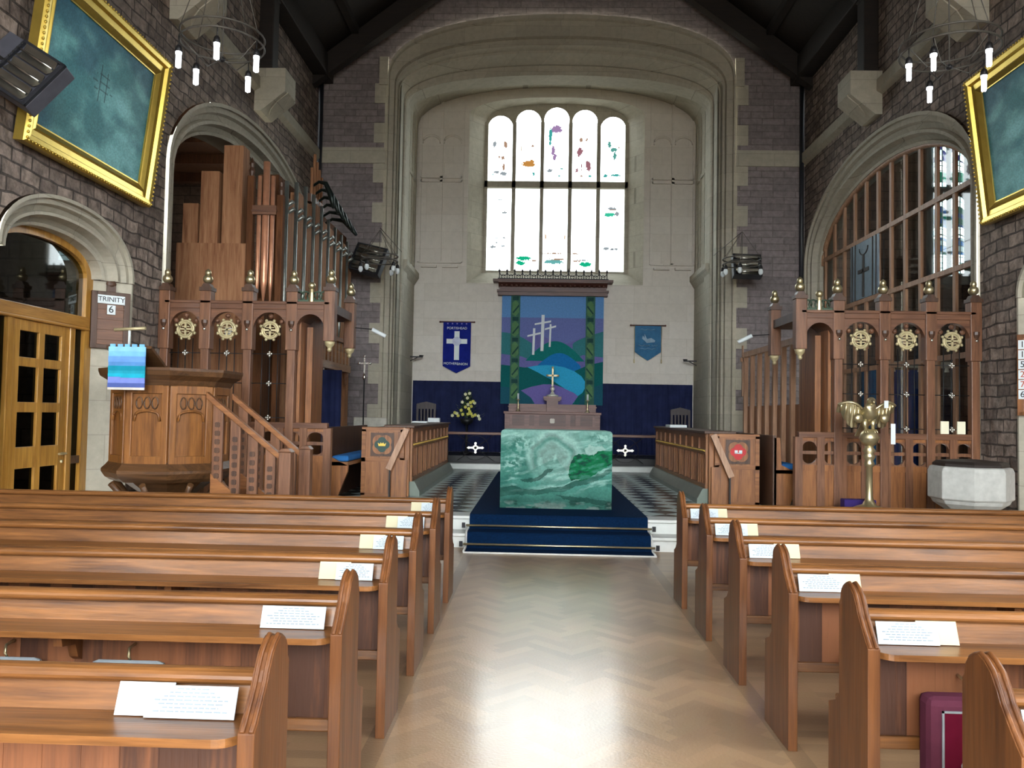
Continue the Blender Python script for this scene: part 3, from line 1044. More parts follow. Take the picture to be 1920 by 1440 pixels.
kneeler(-2.1, PEW_Y[1], .60, 'grey kneeler on a brass hook, at the picture edge on the pulpit side', M['grey_cloth'])
kneeler(1.62, PEW_Y[4], .60, 'dark blue kneeler low behind the second pew on the font side', M['blue_curtain'])
kneeler(1.72, PEW_Y[2], .46, 'dark navy kneeler half hidden by the second nearest font side pew end', M['navy'])
kneeler(-1.62, PEW_Y[0], .36, 'grey kneeler low on the back of the pew nearest the viewer', M['grey_cloth'])

# ------------------------------------------------------------------ carpet, stair rods, nave altar
mb = MB()
cp = [(9.25, .0), (9.25, .014), (9.50, .016), (9.565, .05), (9.565, .17), (9.59, .19), (9.64, .197), (9.85, .197), (9.868, .21), (9.868, ZP), (9.895, ZP + .024), (9.95, ZP + .03), (17.3, ZP + .03), (17.3, ZP + .001),
      (9.97, ZP + .001), (9.89, ZP - .01), (9.889, .174), (9.60, .173), (9.579, .13), (9.579, .001)]
mb.prism([(-.80, y, z) for y, z in cp], (2.18, 0, 0))
cr = mb.build('carpet_runner', M['carpet'])
tag(cr, 'navy blue carpet running up the two steps under the altar', 'carpet')
mb = MB()
mb.box(-.82, 1.40, 9.235, 9.25, 0, .016)
for x in (-.815, 1.385):
    mb.tube([(x, y, z + .006) for y, z in cp[1:9]], .012, 5)
mb.build('binding', M['carpet_edge'], cr, label='pale carpet binding')
for nm, y, z, lb in (('stair_rod', 9.51, .06, 'bright brass stair rod across the foot of the lower carpeted step'), ('stair_rod', 9.822, .238, 'bright brass stair rod across the upper carpeted step')):
    t = thing(nm, lb, 'stair rod', (.29, y, z), 0, 'stair rods holding the carpet')
    mb = MB(); mb.tube([(-1.13, 0, 0), (1.13, 0, 0)], .013, 8); mb.build('rod', M['brass'], t)
    for x in (-1.16, 1.16):
        mb = MB(); mb.box(x - .02, x + .02, -.012, .02, -.03, .03); mb.build('bracket', M['iron'], t)

def hsh(i, j):
    v = sin(i * 127.1 + j * 311.7) * 43758.5453
    return v - math.floor(v)
def vnoise(x, y):
    i, j = math.floor(x), math.floor(y)
    a, b = x - i, y - j
    a, b = a * a * (3 - 2 * a), b * b * (3 - 2 * b)
    return (hsh(i, j) * (1 - a) + hsh(i + 1, j) * a) * (1 - b) + (hsh(i, j + 1) * (1 - a) + hsh(i + 1, j + 1) * a) * b
def fbm(x, y, o=4):
    s, a, n_ = 0, .5, 0
    for _ in range(o):
        s += a * vnoise(x, y); n_ += a
        x, y, a = x * 2.03 + 11.3, y * 2.01 + 5.7, a * .5
    return s / n_
def mixc(a, b, t):
    t = max(0, min(1, t))
    return tuple(p * (1 - t) + q * t for p, q in zip(a, b))
def sstep(a, b, x):
    t = max(0, min(1, (x - a) / (b - a)))
    return t * t * (3 - 2 * t)
C_PALE, C_MID, C_DEEP, C_EMER, C_DARK, C_GREY = [lin(h)[:3] for h in ('#94bdb3', '#4d8a7d', '#276156', '#08683f', '#143a32', '#8c9d97')]
def inpoly(x, y, P):
    c = False
    for i in range(len(P)):
        (x0, y0), (x1, y1) = P[i - 1], P[i]
        if (y0 > y) != (y1 > y) and x < (x1 - x0) * (y - y0) / (y1 - y0) + x0:
            c = not c
    return c
EMER = [(.655, .69), (.70, .715), (.73, .72), (.78, .70), (.84, .695), (.88, .735), (.93, .745), (1.02, .76), (1.02, .60), (.94, .53), (.86, .46), (.79, .405), (.70, .36), (.63, .36), (.61, .44), (.62, .52), (.64, .60)]
CLOUD = [(.75, .77), (.80, .82), (.86, .80), (.92, .815), (.95, .77), (.92, .74), (.86, .70), (.80, .70), (.76, .72)]
DIAG = [(.18, .36), (.30, .385), (.36, .43), (.40, .50), (.47, .515), (.46, .49), (.42, .47), (.39, .42), (.32, .35), (.2, .335)]
TROUGH = [(-.02, .26), (.1, .275), (.3, .25), (.5, .28), (.66, .345), (.78, .40), (.9, .46), (1.02, .56), (1.02, .50), (.88, .38), (.72, .29), (.56, .22), (.4, .19), (.2, .17), (-.02, .14)]
SWEEP = [(.5, .17), (.62, .16), (.8, .13), (.98, .115), (1.02, .06), (.9, .055), (.72, .09), (.58, .125)]
def swirl(a, b):
    """sea green brushwork: a breaking curl, an emerald swell, dark troughs; a across, b up"""
    wx, wy = (fbm(a * 9, b * 7) - .5) * .07, (fbm(a * 9 + 40, b * 7 + 9) - .5) * .09
    x, y = a + wx * .6, b + wy * .6 + .02 * (fbm(a * 40, b * 30, 3) - .5)
    n1 = fbm(a * 6 + 2 * wx, b * 5, 5)
    c = mixc(C_DEEP, C_MID, .35 + 1.6 * (n1 - .3))
    st = fbm(a * 4 + b * 7 + 9, b * 24 - a * 9 + wx * 20, 4)
    c = mixc(c, C_PALE, .75 * sstep(.5, .72, st) * sstep(.12, .4, b))
    c = mixc(c, C_DEEP, .7 * sstep(.55, .75, fbm(a * 7 + 31, b * 9, 4)))
    # pale sky at the top edge
    c = mixc(c, C_PALE, .55 * sstep(.72, 1., b + .25 * (n1 - .5)))
    # the curl
    dx, dy = (x - .49) * 1.36, y - .66
    rr, an = math.hypot(dx, dy), math.atan2(dy, dx)
    if rr < .42:
        ph = rr - .026 * an + .02 * (fbm(an * 1.5 + 3, rr * 6) - .5)
        band = .5 + .5 * sin(ph * 50)
        br = fbm(ph * 45, an * 2.2 + 5, 3)
        cc = mixc(mixc(C_DEEP, C_GREY, .55), C_PALE, .15 + .65 * band * sstep(.02, .2, rr) + .7 * (br - .5))
        k = (1 - sstep(.26, .42, rr)) * (.9 if an > -.9 or an < -2.6 else .45)
        c = mixc(c, cc, k * .92)
        aa = an if an > -2.2 else an + 2 * PI
        dark_arc = math.exp(-((rr - .19 - .018 * aa) / .032) ** 2) * sstep(-.2, .5, aa) * (1 - sstep(3.4, 4.0, aa))
        c = mixc(c, mixc(C_DEEP, C_MID, .45), .75 * dark_arc)
        pale_arc = math.exp(-((rr - .265 - .02 * aa) / .03) ** 2) * sstep(.2, .9, aa) * (1 - sstep(3.0, 3.6, aa)) * sstep(.3, .6, fbm(a * 22, b * 22, 3))
        c = mixc(c, C_PALE, .75 * pale_arc)
        c = mixc(c, C_PALE, .9 * math.exp(-(((x - .485) / .012) ** 2 + ((y - .66) / .05) ** 2)))
    # foam at the top corners
    for (u, v, su, sv) in ((.18, .84, .10, .11), (.10, .56, .07, .08), (.9, .9, .1, .08), (.14, .62, .05, .05)):
        e = math.exp(-(((a - u) / su) ** 2 + ((b - v) / sv) ** 2))
        f1 = fbm(a * 34, b * 26, 4)
        c = mixc(c, C_PALE, e * sstep(.5, .6, f1))
        c = mixc(c, C_DEEP, e * .8 * sstep(.52, .62, fbm(a * 26 + 7, b * 20 + 7, 4)))
    if inpoly(x, y, CLOUD):
        c = mixc(c, mixc(C_PALE, C_GREY, .45), .85)
    if inpoly(x, y, EMER):
        q_ = fbm(a * 13 + b * 6, b * 26 - a * 10, 4)
        c = mixc(mixc(C_EMER, C_MID, .5 * sstep(.5, .75, q_)), C_DARK, .9 * sstep(.5, .3, q_) + .35 * sstep(.5, .36, y))
    if inpoly(x, y, TROUGH):
        c = mixc(c, C_DARK, .55 + .5 * (fbm(a * 8, b * 22, 4) - .4))
    if inpoly(x, y - .015, [(.3, .235), (.5, .285), (.64, .34), (.72, .375), (.7, .352), (.56, .285), (.44, .245)]):
        c = mixc(c, C_PALE, .5)
    if inpoly(x, y, DIAG):
        c = mixc(c, C_DARK, .75)
    if inpoly(x, y, SWEEP):
        c = mixc(c, C_DARK, .7)
    if b < .13:
        r_ = fbm(a * 9 + 30, b * 14, 4)
        c = mixc(c, mixc(C_DARK, (.01, .02, .02), .5), .8 * sstep(.48, .62, r_) * (1 - sstep(.08, .13, b)))
        c = mixc(c, C_GREY, .8 * sstep(.5, .66, fbm(a * 11 + 70, b * 26 + 4, 5)) * (1 - sstep(.05, .11, b)))
    if b < .36:
        c = mixc(c, C_DARK, .5 * sstep(.36, .08, b) * (.4 + fbm(a * 6 + 3, b * 18, 4)))
    g = fbm(a * 70, b * 60, 2)
    return tuple(max(0, v * (.74 + .3 * g)) for v in c) + (1,)
al = thing('altar', 'nave altar covered by a sea green painted cloth of swirling waves on the navy carpet', 'altar', (.27, 10.6, ZP + .03))
AW, AH, AD = .735, 1.03, .75
def rc(w, h, r_, n=6):
    return [(-w, 0), (w, 0), (w, h - r_)] + [(w - r_ + r_ * cos(a * PI / 2 / n), h - r_ + r_ * sin(a * PI / 2 / n)) for a in range(1, n)] + [(w - r_, h), (-w + r_, h)] + [(-w + r_ - r_ * sin(a * PI / 2 / n), h - r_ + r_ * cos(a * PI / 2 / n)) for a in range(1, n)] + [(-w, h - r_)]
mb = MB(); mb.prism([(x, .03, z) for x, z in rc(AW - .02, AH - .02, .03)], (0, AD - .06, 0)); mb.build('table_body', M['oak_x'], al)
mb = MB()
rr = .045
def fr(a, b):
    x = (a - .5) * 2 * AW; z = b * AH
    dx, dz = abs(x) - (AW - rr), z - (AH - rr)
    if dx > 0 and dz > 0:
        q = math.hypot(dx, dz)
        m_ = max(dx, dz)
        if q > 0:
            k = m_ / q
            x = math.copysign(AW - rr + dx * k, x); z = AH - rr + dz * k
    return (x, .006 * sin(a * 19) * (1 - b), z)
mb.grid(fr, 210, 150, swirl)
body = [(x, z) for x, z in rc(AW, AH, rr)][2:]
pr_ = [(AW, 0)] + body + [(-AW, 0)]
for i in range(len(pr_) - 1):
    (x0, z0), (x1, z1) = pr_[i], pr_[i + 1]
    for j in range(6):
        y0, y1 = AD * j / 6, AD * (j + 1) / 6
        mb.poly([(x0, y0, z0), (x1, y0, z1), (x1, y1, z1), (x0, y1, z0)], mixc(C_PALE, C_MID, hsh(i, j)) + (1,))
mb.poly([(x, AD, z) for x, z in rc(AW, AH, rr)], C_MID + (1,))
mb.build('altar_cloth', M['attr_cloth'], al, fix=False)

# ------------------------------------------------------------------ choir stalls
def crown(mb, x, y, z, s):
    pts = [(-1, -.5), (1, -.5), (1.25, .45), (.62, 0), (.4, .6), (0, .15), (-.4, .6), (-.62, 0), (-1.25, .45)]
    mb.prism([(x + a * s, y, z + b * s) for a, b in pts], (0, -.008, 0))
def quatrefoil(mb, x, y, z, r_, d=.01, lobes=4, rot=PI / 4):
    n = 40; pts = []
    for i in range(n):
        a = 2 * PI * i / n
        q = r_ * (.78 + .22 * abs(cos(2 * (a - rot)))) if lobes == 4 else r_
        pts.append((x + q * cos(a), y, z + q * sin(a)))
    mb.prism(pts, (0, -d, 0))
def choir_desk(sg, xf, y0, y1, label):
    """front desk: panelled face along the chancel, end panel with a painted shield, lighter handrail"""
    t = thing('choir_desk', label, 'choir desk', (xf, y0, ZP))
    L = y1 - y0
    mb = MB(); mb.prism([(sg * -.12, .1, 0), (sg * -.12, .1, .07), (sg * -.04, .1, .22), (sg * .75, .1, .22), (sg * .75, .1, 0)], (0, L - .1, 0))
    mb.build('plinth', M['grey_marble'], t, label='grey-green marble plinth')
    nst = 9
    mb = MB(); mb.box(sg * .03, sg * .07, .12, L, .22, 1.03)
    for k in range(nst * 4):
        if k % 4:
            y = .13 + (L - .2) * k / (nst * 4)
            mb.box(sg * .012, sg * .05, y - .012, y + .012, .28, .73)
    mb.build('face_panel', M['oak'], t)
    for k in range(nst + 1):
        y = .13 + (L - .2) * k / nst
        mb = MB(); mb.box(0, sg * .05, y - .035, y + .035, .22, 1.03); mb.build('stile', M['oak'], t, bevel=.005)
    for z in (.24, .76, 1.0):
        mb = MB(); mb.box(-sg * .004, sg * .05, .12, L, z - .035, z + .035); mb.build('rail', M['oak_y'], t)
    mb = MB()
    y = .16
    while y < L - .1:
        mb.box(-sg * .012, sg * .0, y, y + .05, .765, .785); y += .09
    mb.build('gilt_beading', M['gold'], t)
    mb = MB(); mb.box(-sg * .04, sg * .42, .0, L + .02, 1.03, 1.07); mb.build('book_rest', M['screen_dark'], t, bevel=.008)
    # near end: panel facing the nave
    mb = MB(); mb.box(sg * .03, sg * .10, .0, .08, .0, 1.03); mb.build('corner_post', M['oak'], t, bevel=.006)
    mb = MB(); mb.box(sg * .10, sg * .74, -.06, .06, .0, 1.035); e = mb.build('end_panel', M['oak'], t, bevel=.008)
    mb = MB()
    for z in (.02, .55, 1.0):
        mb.box(sg * .10, sg * .74, -.072, -.06, z - .03, z + .03)
    mb.box(sg * .10, sg * .16, -.072, -.06, .02, 1.0); mb.box(sg * .68, sg * .74, -.072, -.06, .02, 1.0)
    mb.build('end_frame', M['oak_x'], e)
    x = sg * .43
    mb = MB(); mb.box(x - .175, x + .175, -.075, -.06, .6, .95); mb.build('carved_square', M['screen_dark'], e)
    mb = MB(); quatrefoil(mb, x, -.075, .775, .165, .008); mb.build('quatrefoil', M['oak'], e)
    mb = MB(); quatrefoil(mb, x, -.083, .775, .115, .006, rot=0)
    if sg < 0:
        mb.build('shield', plain('dark_green_enamel', '#123c34', .4), e)
        mb = MB(); crown(mb, x, -.089, .78, .05); mb.build('crown', M['gold'], e)
    else:
        mb.build('shield', plain('red_enamel', '#b8181c', .4), e)
        mb = MB()
        for a in (-.032, .032):
            mb.box(x + a - .022, x + a + .022, -.097, -.089, .755, .80)
        mb.box(x - .05, x + .05, -.097, -.089, .75, .765); mb.build('white_device', M['paper'], e)
    hr = MB()
    a, b = Vector((sg * .05, -.14, 1.02)), Vector((sg * .30, -.2, .42))
    d = (b - a).normalized(); s_ = Vector((d.z, 0, -d.x)); ww = .042
    hr.prism([a + s_ * ww, b + s_ * ww, b - s_ * ww, a - s_ * ww], (0, -.05, 0))
    hr.build('slanting_handrail', M['chapel_wood'], t, label='lighter slanting handrail')
    mb = MB(); mb.box(sg * .28, sg * .30, -.2, -.14, 0, .42); mb.build('handrail_post', M['black'], t)
    mb = MB(); mb.box(sg * .05, sg * .28, -.08, -.06, 0, .55); mb.build('side_board', M['oak'], t)
    # bench behind the desk
    mb = MB(); mb.box(sg * .68, sg * .73, .3, L - .1, .22, 1.02); mb.build('back_panel', M['screen_dark'], t)
    return t
choir_desk(-1, -1.87, 12.0, 17.0, 'oak choir desk whose end bears a dark green shield with a gold crown')
choir_desk(1, 2.5, 11.8, 16.9, 'oak choir desk whose end bears a red shield with a white device')
def choir_bench(x0, x1, y0, y1, label, cl):
    t = thing('choir_bench', label, 'bench', ((x0 + x1) / 2, y0, ZP))
    w, L = (x1 - x0) / 2, y1 - y0
    mb = MB(); mb.box(-w, w, 0, L, .50, .55); mb.build('seat', M['oak_y'], t)
    for y in (.0, L - .06):
        mb = MB()
        mb.prism([(-w, y, 0), (-w, y, 1.0), (-w + .08, y, 1.0), (-w + .1, y, .62), (w, y, .5), (w, y, .42), (-w + .2, y, 0)], (0, .06, 0)); mb.build('bench_end', M['oak'], t)
    mb = MB(); mb.box(-w - .02, -w + .03, 0, L, .0, 1.03); mb.build('bench_back', M['screen_dark'], t)
    mb = MB(); mb.box(-w + .115, w - .005, .065, L - .1, 0, .085)
    c = mb.build('seat_cushion', M['cushion'], None, bevel=.03)
    c.location = ((x0 + x1) / 2, y0, ZP + .551)
    tag(c, cl, 'cushion', 'blue cushions on the choir benches')
choir_bench(-3.0, -2.64, 11.2, 14, 'oak choir bench between the parclose screen and the crown desk', 'blue cushion on the bench beside the pulpit stairs')
choir_bench(3.34, 3.68, 11.35, 14, 'oak choir bench between the red shield desk and the screen by the lectern', 'blue cushion on the bench beside the red shield desk')
# books and papers lying on the desks
for lb, x, y, w, d, h, m_ in (('white hymn book lying on the far end of the red shield desk', 2.66, 15.1, .16, .5, .05, 'paper'), ('small white booklet on the far end of the crown desk', -2.1, 16.3, .12, .14, .09, 'paper'), ('white sheets on the crown desk beside the pier', -2.2, 15.0, .14, .3, .03, 'paper')):
    mb = MB(); mb.box(-w, w, 0, d, 0, h); o = mb.build('hymn_book', M[m_], None, bevel=.01); o.location = (x, y, ZP + 1.071); tag(o, lb, 'book', 'books on the choir desks')
t = thing('processional_cross', 'silver processional cross on a thin dark pole against the stone wall', 'cross', (-3.48, 16.0, ZP))
mb = MB(); mb.lathe([(.13, 0), (.13, .03), (.03, .06), (.014, .1), (.014, 1.9)], n=10); mb.build('pole', M['iron'], t)
mb = MB(); mb.lathe([(.02, 1.9), (.035, 1.95), (.02, 2.0), (.012, 2.05)], n=10); mb.box(-.015, .015, -.01, .01, 2.0, 2.38); mb.box(-.11, .11, -.01, .01, 2.22, 2.25)
for a, b in ((-.11, 2.235), (.11, 2.235), (0, 2.38), (0, 2.235)):
    mb.ball((a, 0, b), .028, n=8, k=6)
mb.ball((0, 0, 1.93), .03, n=8, k=6); mb.build('cross_head', M['silver'], t)
mb = MB(); mb.box(-4.1, -3.35, 17.82, 17.99, ZP, ZP + 1.14); o = mb.build('radiator', M['plaster'], bevel=.02); tag(o, 'low white radiator against the stone wall behind the choir stalls', 'radiator')
# ------------------------------------------------------------------ sanctuary
def curtain(x0, x1, y, z0, z1, label, mat, folds=.14, amp=.018, name='curtain', group=None):
    mb = MB()
    n = int((x1 - x0) / .02)
    mb.grid(lambda a, b: (x0 + (x1 - x0) * a, y + amp * sin((x0 + (x1 - x0) * a) * 2 * PI / folds + 1.3 * sin(a * 9)) * (.6 + .4 * (1 - b)), z0 + (z1 - z0) * b), n, 6, smooth=True)
    mb.grid(lambda a, b: (x0 + (x1 - x0) * a, y + .02 + amp * sin((x0 + (x1 - x0) * a) * 2 * PI / folds + 1.3 * sin(a * 9)), z0 + (z1 - z0) * b), n, 2, smooth=True)
    o = mb.build(name, mat)
    return tag(o, label, 'curtain', group)
curtain(-3.19, .37, 20.44, .63, 2.43, 'pleated navy curtain behind the flower stand, lower wall', M['navy'])
curtain(.38, 3.95, 20.44, .63, 2.43, 'pleated navy curtain on the lower wall under the pale blue banner', M['navy'])
# reredos hanging: a landscape of felt hills and three white crosses
T0 = Vector((-.93, 20.40, 1.87)); TW, THH = 2.60, 2.77
re = thing('altar_hanging', 'blue and green cloth hanging of layered hills with three white crosses above the high altar', 'hanging', T0)
mats = [plain('felt_' + h[1:], h, .9, spec=.1, var=.1, vs=30) for h in ('#6391c6', '#6a74ac', '#3a7a80', '#1b7470', '#6b6aa4', '#1f74b4', '#35a6d2', '#175f60', '#7168aa', '#235768')]
mb = MB()
lay = [0]
def felt(ci_, pts):
    mb.cur = ci_
    y = -.0025 * lay[0]
    mb.prism([(x * TW, y, z * THH) for x, z in pts], (0, -.002, 0))
    lay[0] += 1
def hill(x0, x1, z0, zt, zb=None, n=24, pk=.5):
    zb = z0 if zb is None else zb
    return [(x0 + (x1 - x0) * i / n, z0 + (zt - z0) * sin(PI * i / n)) for i in range(n + 1)]
felt(0, [(0, 0), (1, 0), (1, 1), (0, 1)])
felt(1, [(0, 0), (1, 0), (1, .80), (0, .80)])
felt(4, [(0, 0), (1, 0), (1, .62)] + [(1 - i / 20, .60 + .04 * sin(i * .6)) for i in range(1, 20)] + [(0, .60)])
felt(2, [(0, 0), (0, .66)] + [(i / 20 * .3, .66 - .10 * (i / 20) ** 2) for i in range(1, 21)] + [(.3, 0)])
felt(2, [(1, 0), (.7, 0)] + [(.7 + i / 20 * .3, .56 + .12 * (i / 20) ** .7) for i in range(21)])
felt(4, [(0, 0), (0, .46), (.2, .44), (.42, .36), (.42, 0)])
felt(4, [(1, 0), (1, .44), (.8, .46), (.6, .36), (.6, 0)])
felt(3, hill(.24, .82, .40, .585))
felt(5, hill(.36, .78, .36, .475) + [(.78, .2), (.36, .2)])
felt(7, [(0, 0), (0, .36), (.12, .35), (.3, .33), (.55, .24), (.6, 0)])
felt(7, [(1, 0), (1, .40), (.86, .37), (.72, .31), (.7, 0)])
felt(6, [(.26, .34), (.34, .355), (.44, .362), (.52, .36), (.62, .345), (.72, .31), (.79, .265), (.83, .21), (.83, .16), (.80, .11), (.74, .07), (.72, .02), (.6, .05), (.48, .22), (.36, .29)])
felt(7, [(.0, .30), (.26, .34), (.36, .295), (.50, .225), (.66, .13), (.72, .1), (.5, .04), (0, .04)])
felt(8, [(.2, .125), (.3, .16), (.42, .185), (.52, .185), (.6, .16), (.72, .11), (.76, .08), (.7, 0), (.24, 0)])
felt(9, [(0, 0), (0, .16), (.10, .15), (.2, .125), (.3, .06), (.34, 0)])
felt(9, [(1, 0), (1, .2), (.9, .16), (.8, .08), (.76, 0)])
mb.build('landscape', mats, re)
dy = -.0025 * lay[0] - .003
for (x, z0, z1, zc, w, aw) in ((.315, .455, .70, .635, .022, .07), (.40, .49, .825, .745, .030, .085), (.475, .53, .74, .70, .018, .06)):
    mb = MB()
    mb.prism([((x - w / 2) * TW, dy, z0 * THH), ((x + w / 2) * TW, dy, z0 * THH), ((x + w / 2 + .006) * TW, dy, z1 * THH), ((x - w / 2 + .006) * TW, dy, z1 * THH)], (0, -.004, 0))
    mb.prism([((x - aw + .01) * TW, dy - .003, (zc - .016) * THH), ((x + aw) * TW, dy - .003, (zc + .012) * THH), ((x + aw) * TW, dy - .003, (zc + .03) * THH), ((x - aw + .01) * TW, dy - .003, zc * THH)], (0, -.003, 0))
    mb.build('cross', M['paper'], re)
gm = [plain('felt_vine_' + h[1:], h, .9, spec=.1) for h in ('#41695a', '#587f58', '#2a4a48')]
for x in (.135, .87):
    mb = MB(); mb.box((x - .045) * TW, (x + .045) * TW, dy - .004, dy, 0, THH)
    vm = 1 if x < .5 else -1
    for k in range(5):
        z = .12 + .53 * k
        mb.cur = 1
        mb.prism([((x + a) * TW, dy - .004, z + b) for a, b in ((-.034, .05), (.0, 0), (.034, .1), (.03, .33), (0, .42), (-.032, .34))], (0, -.003, 0))
        mb.cur = 2
        mb.prism([((x + vm * a) * TW, dy - .007, z + b) for a, b in ((-.03, .1), (-.022, .07), (.034, .25), (.03, .30))], (0, -.002, 0))
        mb.prism([((x + a) * TW, dy - .007, z + .46 + b) for a, b in ((-.03, -.05), (.03, -.05), (.03, .05), (-.03, .05))], (0, -.002, 0))
    mb.build('vine_strip', gm, re)
# cornice above the hanging
t = thing('reredos_cornice', 'dark carved oak cornice with pierced cresting above the cloth hanging', 'cornice', (.36, 20.49, 4.64))
mb = MB()
mb.box(-1.40, 1.40, -.22, 0, 0, .09); mb.box(-1.42, 1.42, -.26, 0, .09, .14); mb.box(-1.36, 1.36, -.2, 0, .14, .22)
mb.prism([(-1.38, -.2, .22), (-1.38, -.36, .31), (-1.38, -.36, .38), (-1.38, 0, .38), (-1.38, 0, .22)], (2.76, 0, 0)); mb.box(-1.52, 1.52, -.38, 0, .33, .39)
mb.build('cornice', M['reredos_wood'], t)
mb = MB()
for k in range(22):
    x = -1.3 + 2.6 * k / 21
    mb.ball((x, -.26, .24), .035, n=8, k=6)
mb.build('carved_balls', M['reredos_wood'], t)
mb = MB()
mb.box(-1.4, 1.4, -.34, -.32, .39, .42)
for k in range(15):
    x = -1.36 + 2.72 * k / 14
    mb.box(x - .012, x + .012, -.34, -.32, .42, .60)
    mb.prism([(x - .03, -.34, .60), (x, -.34, .55), (x + .03, -.34, .60), (x, -.34, .67)], (0, .02, 0))
    if k < 14:
        x2 = x + 2.72 / 28
        mb.tube([(x2 + .09 * cos(a * PI / 6), -.33, .56 - .09 * sin(a * PI / 6)) for a in range(7)], .012, 5)
        mb.tube([(x2 + .05 * cos(a * PI / 5), -.33, .46 + .05 * sin(a * PI / 5)) for a in range(11)], .01, 5)
mb.build('cresting', M['iron'], t)
# high altar table
t = thing('high_altar', 'carved brown oak altar table with a low shelf under the cloth hanging', 'altar', (.385, 19.9, .62))
mb = MB(); mb.box(-1.19, 1.19, -.42, .3, 1.0, 1.06); mb.build('table_top', M['table_wood'], t, bevel=.01)
mb = MB(); mb.box(-1.1, 1.1, -.36, .28, .0, 1.0); mb.build('front', M['table_wood'], t)
mb = MB()
for x in (-1.1, -.62, -.38, .38, .62, 1.1):
    mb.box(x - .06, x + .06, -.40, -.35, 0, 1.0)
mb.box(-1.14, 1.14, -.395, -.35, .62, .70); mb.box(-1.14, 1.14, -.395, -.35, .0, .08)
for x in (-.5, .5):
    quatrefoil(mb, x, -.365, .5, .085, .03)
for x in (-.85, 0, .85):
    mb.tube([(x + .2 * cos(a * PI / 10), -.37, .38 + .16 * sin(a * PI / 10)) for a in range(11)], .025, 6)
mb.build('carved_frame', M['table_wood'], t)
mb = MB(); mb.box(-.98, .98, -.365, -.355, .72, .97); mb.build('frieze', M['reredos_wood'], t)
mb = MB(); quatrefoil(mb, 0, -.366, .84, .07, .02); mb.build('boss', M['pale'], t)
mb = MB(); mb.box(-1.08, 1.08, -.02, .28, 1.06, 1.25); mb.box(-1.10, 1.10, -.05, .28, 1.17, 1.20); mb.build('gradine', M['table_wood'], t)
mb = MB(); mb.box(-.14, .14, -.16, .1, 1.06, 1.36); mb.box(-.22, .22, -.18, .14, 1.36, 1.44); mb.box(-.19, .19, -.17, .12, 1.33, 1.36); mb.build('pedestal', M['table_wood'], t)
t = thing('altar_cross', 'tarnished brass cross with white ball knop on the high altar pedestal', 'cross', (.385, 19.87, .62 + 1.441))
mb = MB(); mb.lathe([(.15, 0), (.15, .03), (.06, .06), (.03, .12)], n=14); mb.build('foot', M['white_metal'], t)
mb = MB(); mb.ball((0, 0, .19), .055); mb.ball((0, 0, .27), .03); mb.build('knop', M['white_metal'], t)
mb = MB(); mb.box(-.02, .02, -.012, .012, .12, .72); mb.box(-.13, .13, -.012, .012, .5, .545)
for a, b in ((-.13, .52), (.13, .52), (0, .72)):
    mb.ball((a, 0, b), .03, n=8, k=6)
mb.build('shaft', M['brass_dull'], t)
for x, lb in ((-.455, 'brass candlestick with white candle on the high altar, below the blue cross banner side'), (1.24, 'brass candlestick with white candle on the high altar, pale blue banner side')):
    t = thing('candlestick', lb, 'candlestick', (x, 19.60, 1.681), 0, 'candlesticks on the high altar')
    mb = MB(); mb.lathe([(.06, 0), (.06, .015), (.02, .04), (.03, .08), (.014, .11), (.025, .17), (.014, .2), (.014, .27), (.045, .29), (.045, .3)], n=12); mb.build('stem', M['brass'], t)
    mb = MB(); mb.lathe([(.022, .3), (.022, .44)], n=10); mb.build('candle', M['paper'], t)
# banners
def banner(x, w, ztop, zside, zpt, mat, nm, lb, rod_w):
    t = thing(nm, lb, 'banner', (x, 20.47, ztop))
    mb = MB(); mb.tube([(-rod_w, -.05, .0), (rod_w, -.05, 0)], .016, 8)
    for s_ in (-1, 1):
        mb.ball((s_ * rod_w, -.05, 0), .024, n=8, k=6)
        mb.tube([(s_ * (rod_w - .06), -.05, 0), (s_ * (rod_w - .06), .0, 0)], .008, 6)
    mb.build('rod', M['reredos_wood'], t)
    mb = MB(); mb.prism([(-w, -.06, .015), (w, -.06, .015), (w, -.045, zside - ztop), (0, -.045, zpt - ztop), (-w, -.045, zside - ztop)], (0, .012, 0)); mb.build('cloth', mat, t)
    return t
t = banner(-2.075, .355, 3.95, 2.81, 2.63, plain('royal_blue_cloth', '#18247c', .8, spec=.1), 'church_banner', 'royal blue pointed banner with a white cross and white lettering on the pale wall', .44)
mb = MB(); y = -.068
mb.box(-.065, .065, y, -.055, -.98, -.24); mb.box(-.265, .265, y, -.055, -.56, -.44); mb.build('cross', M['paper'], t)
mb = MB(); mb.lathe([(.115, 0), (.115, .008)], n=24, m=Matrix.Translation((0, y, -.50)) @ Matrix.Rotation(PI / 2, 4, 'X')); mb.build('cross_disc', plain('grey_silk', '#c3cade', .6), t)
mb = MB()
text_into(mb, 'PORTISHEAD', .088, frame_mtx((0, y, -.165), (1, 0, 0), (0, 0, 1)), .004)
mb.build('lettering', M['paper'], t)
mb = MB()
text_into(mb, 'MOTHERS', .084, frame_mtx((-.14, y, -1.075), (1, 0, 0), (0, 0, 1)), .004)
mb.build('lettering', M['paper'], t)
mb = MB()
text_into(mb, 'UNION', .084, frame_mtx((.15, y, -1.085), (1, 0, 0), (0, 0, 1)), .004)
mb.build('lettering', M['paper'], t)
mb = MB()
for k in range(5):
    quatrefoil(mb, -.24 + .12 * k, y + .006, -.045, .022, .004)
mb.build('top_trimming', plain('mauve_trim', '#7c78b8', .8), t)
t = banner(2.805, .33, 3.93, 3.25, 3.03, plain('slate_blue_cloth', '#3f6f94', .85, spec=.1), 'church_banner', 'pale slate blue pointed banner with a faint white dove on the pale wall', .44)
mb = MB()
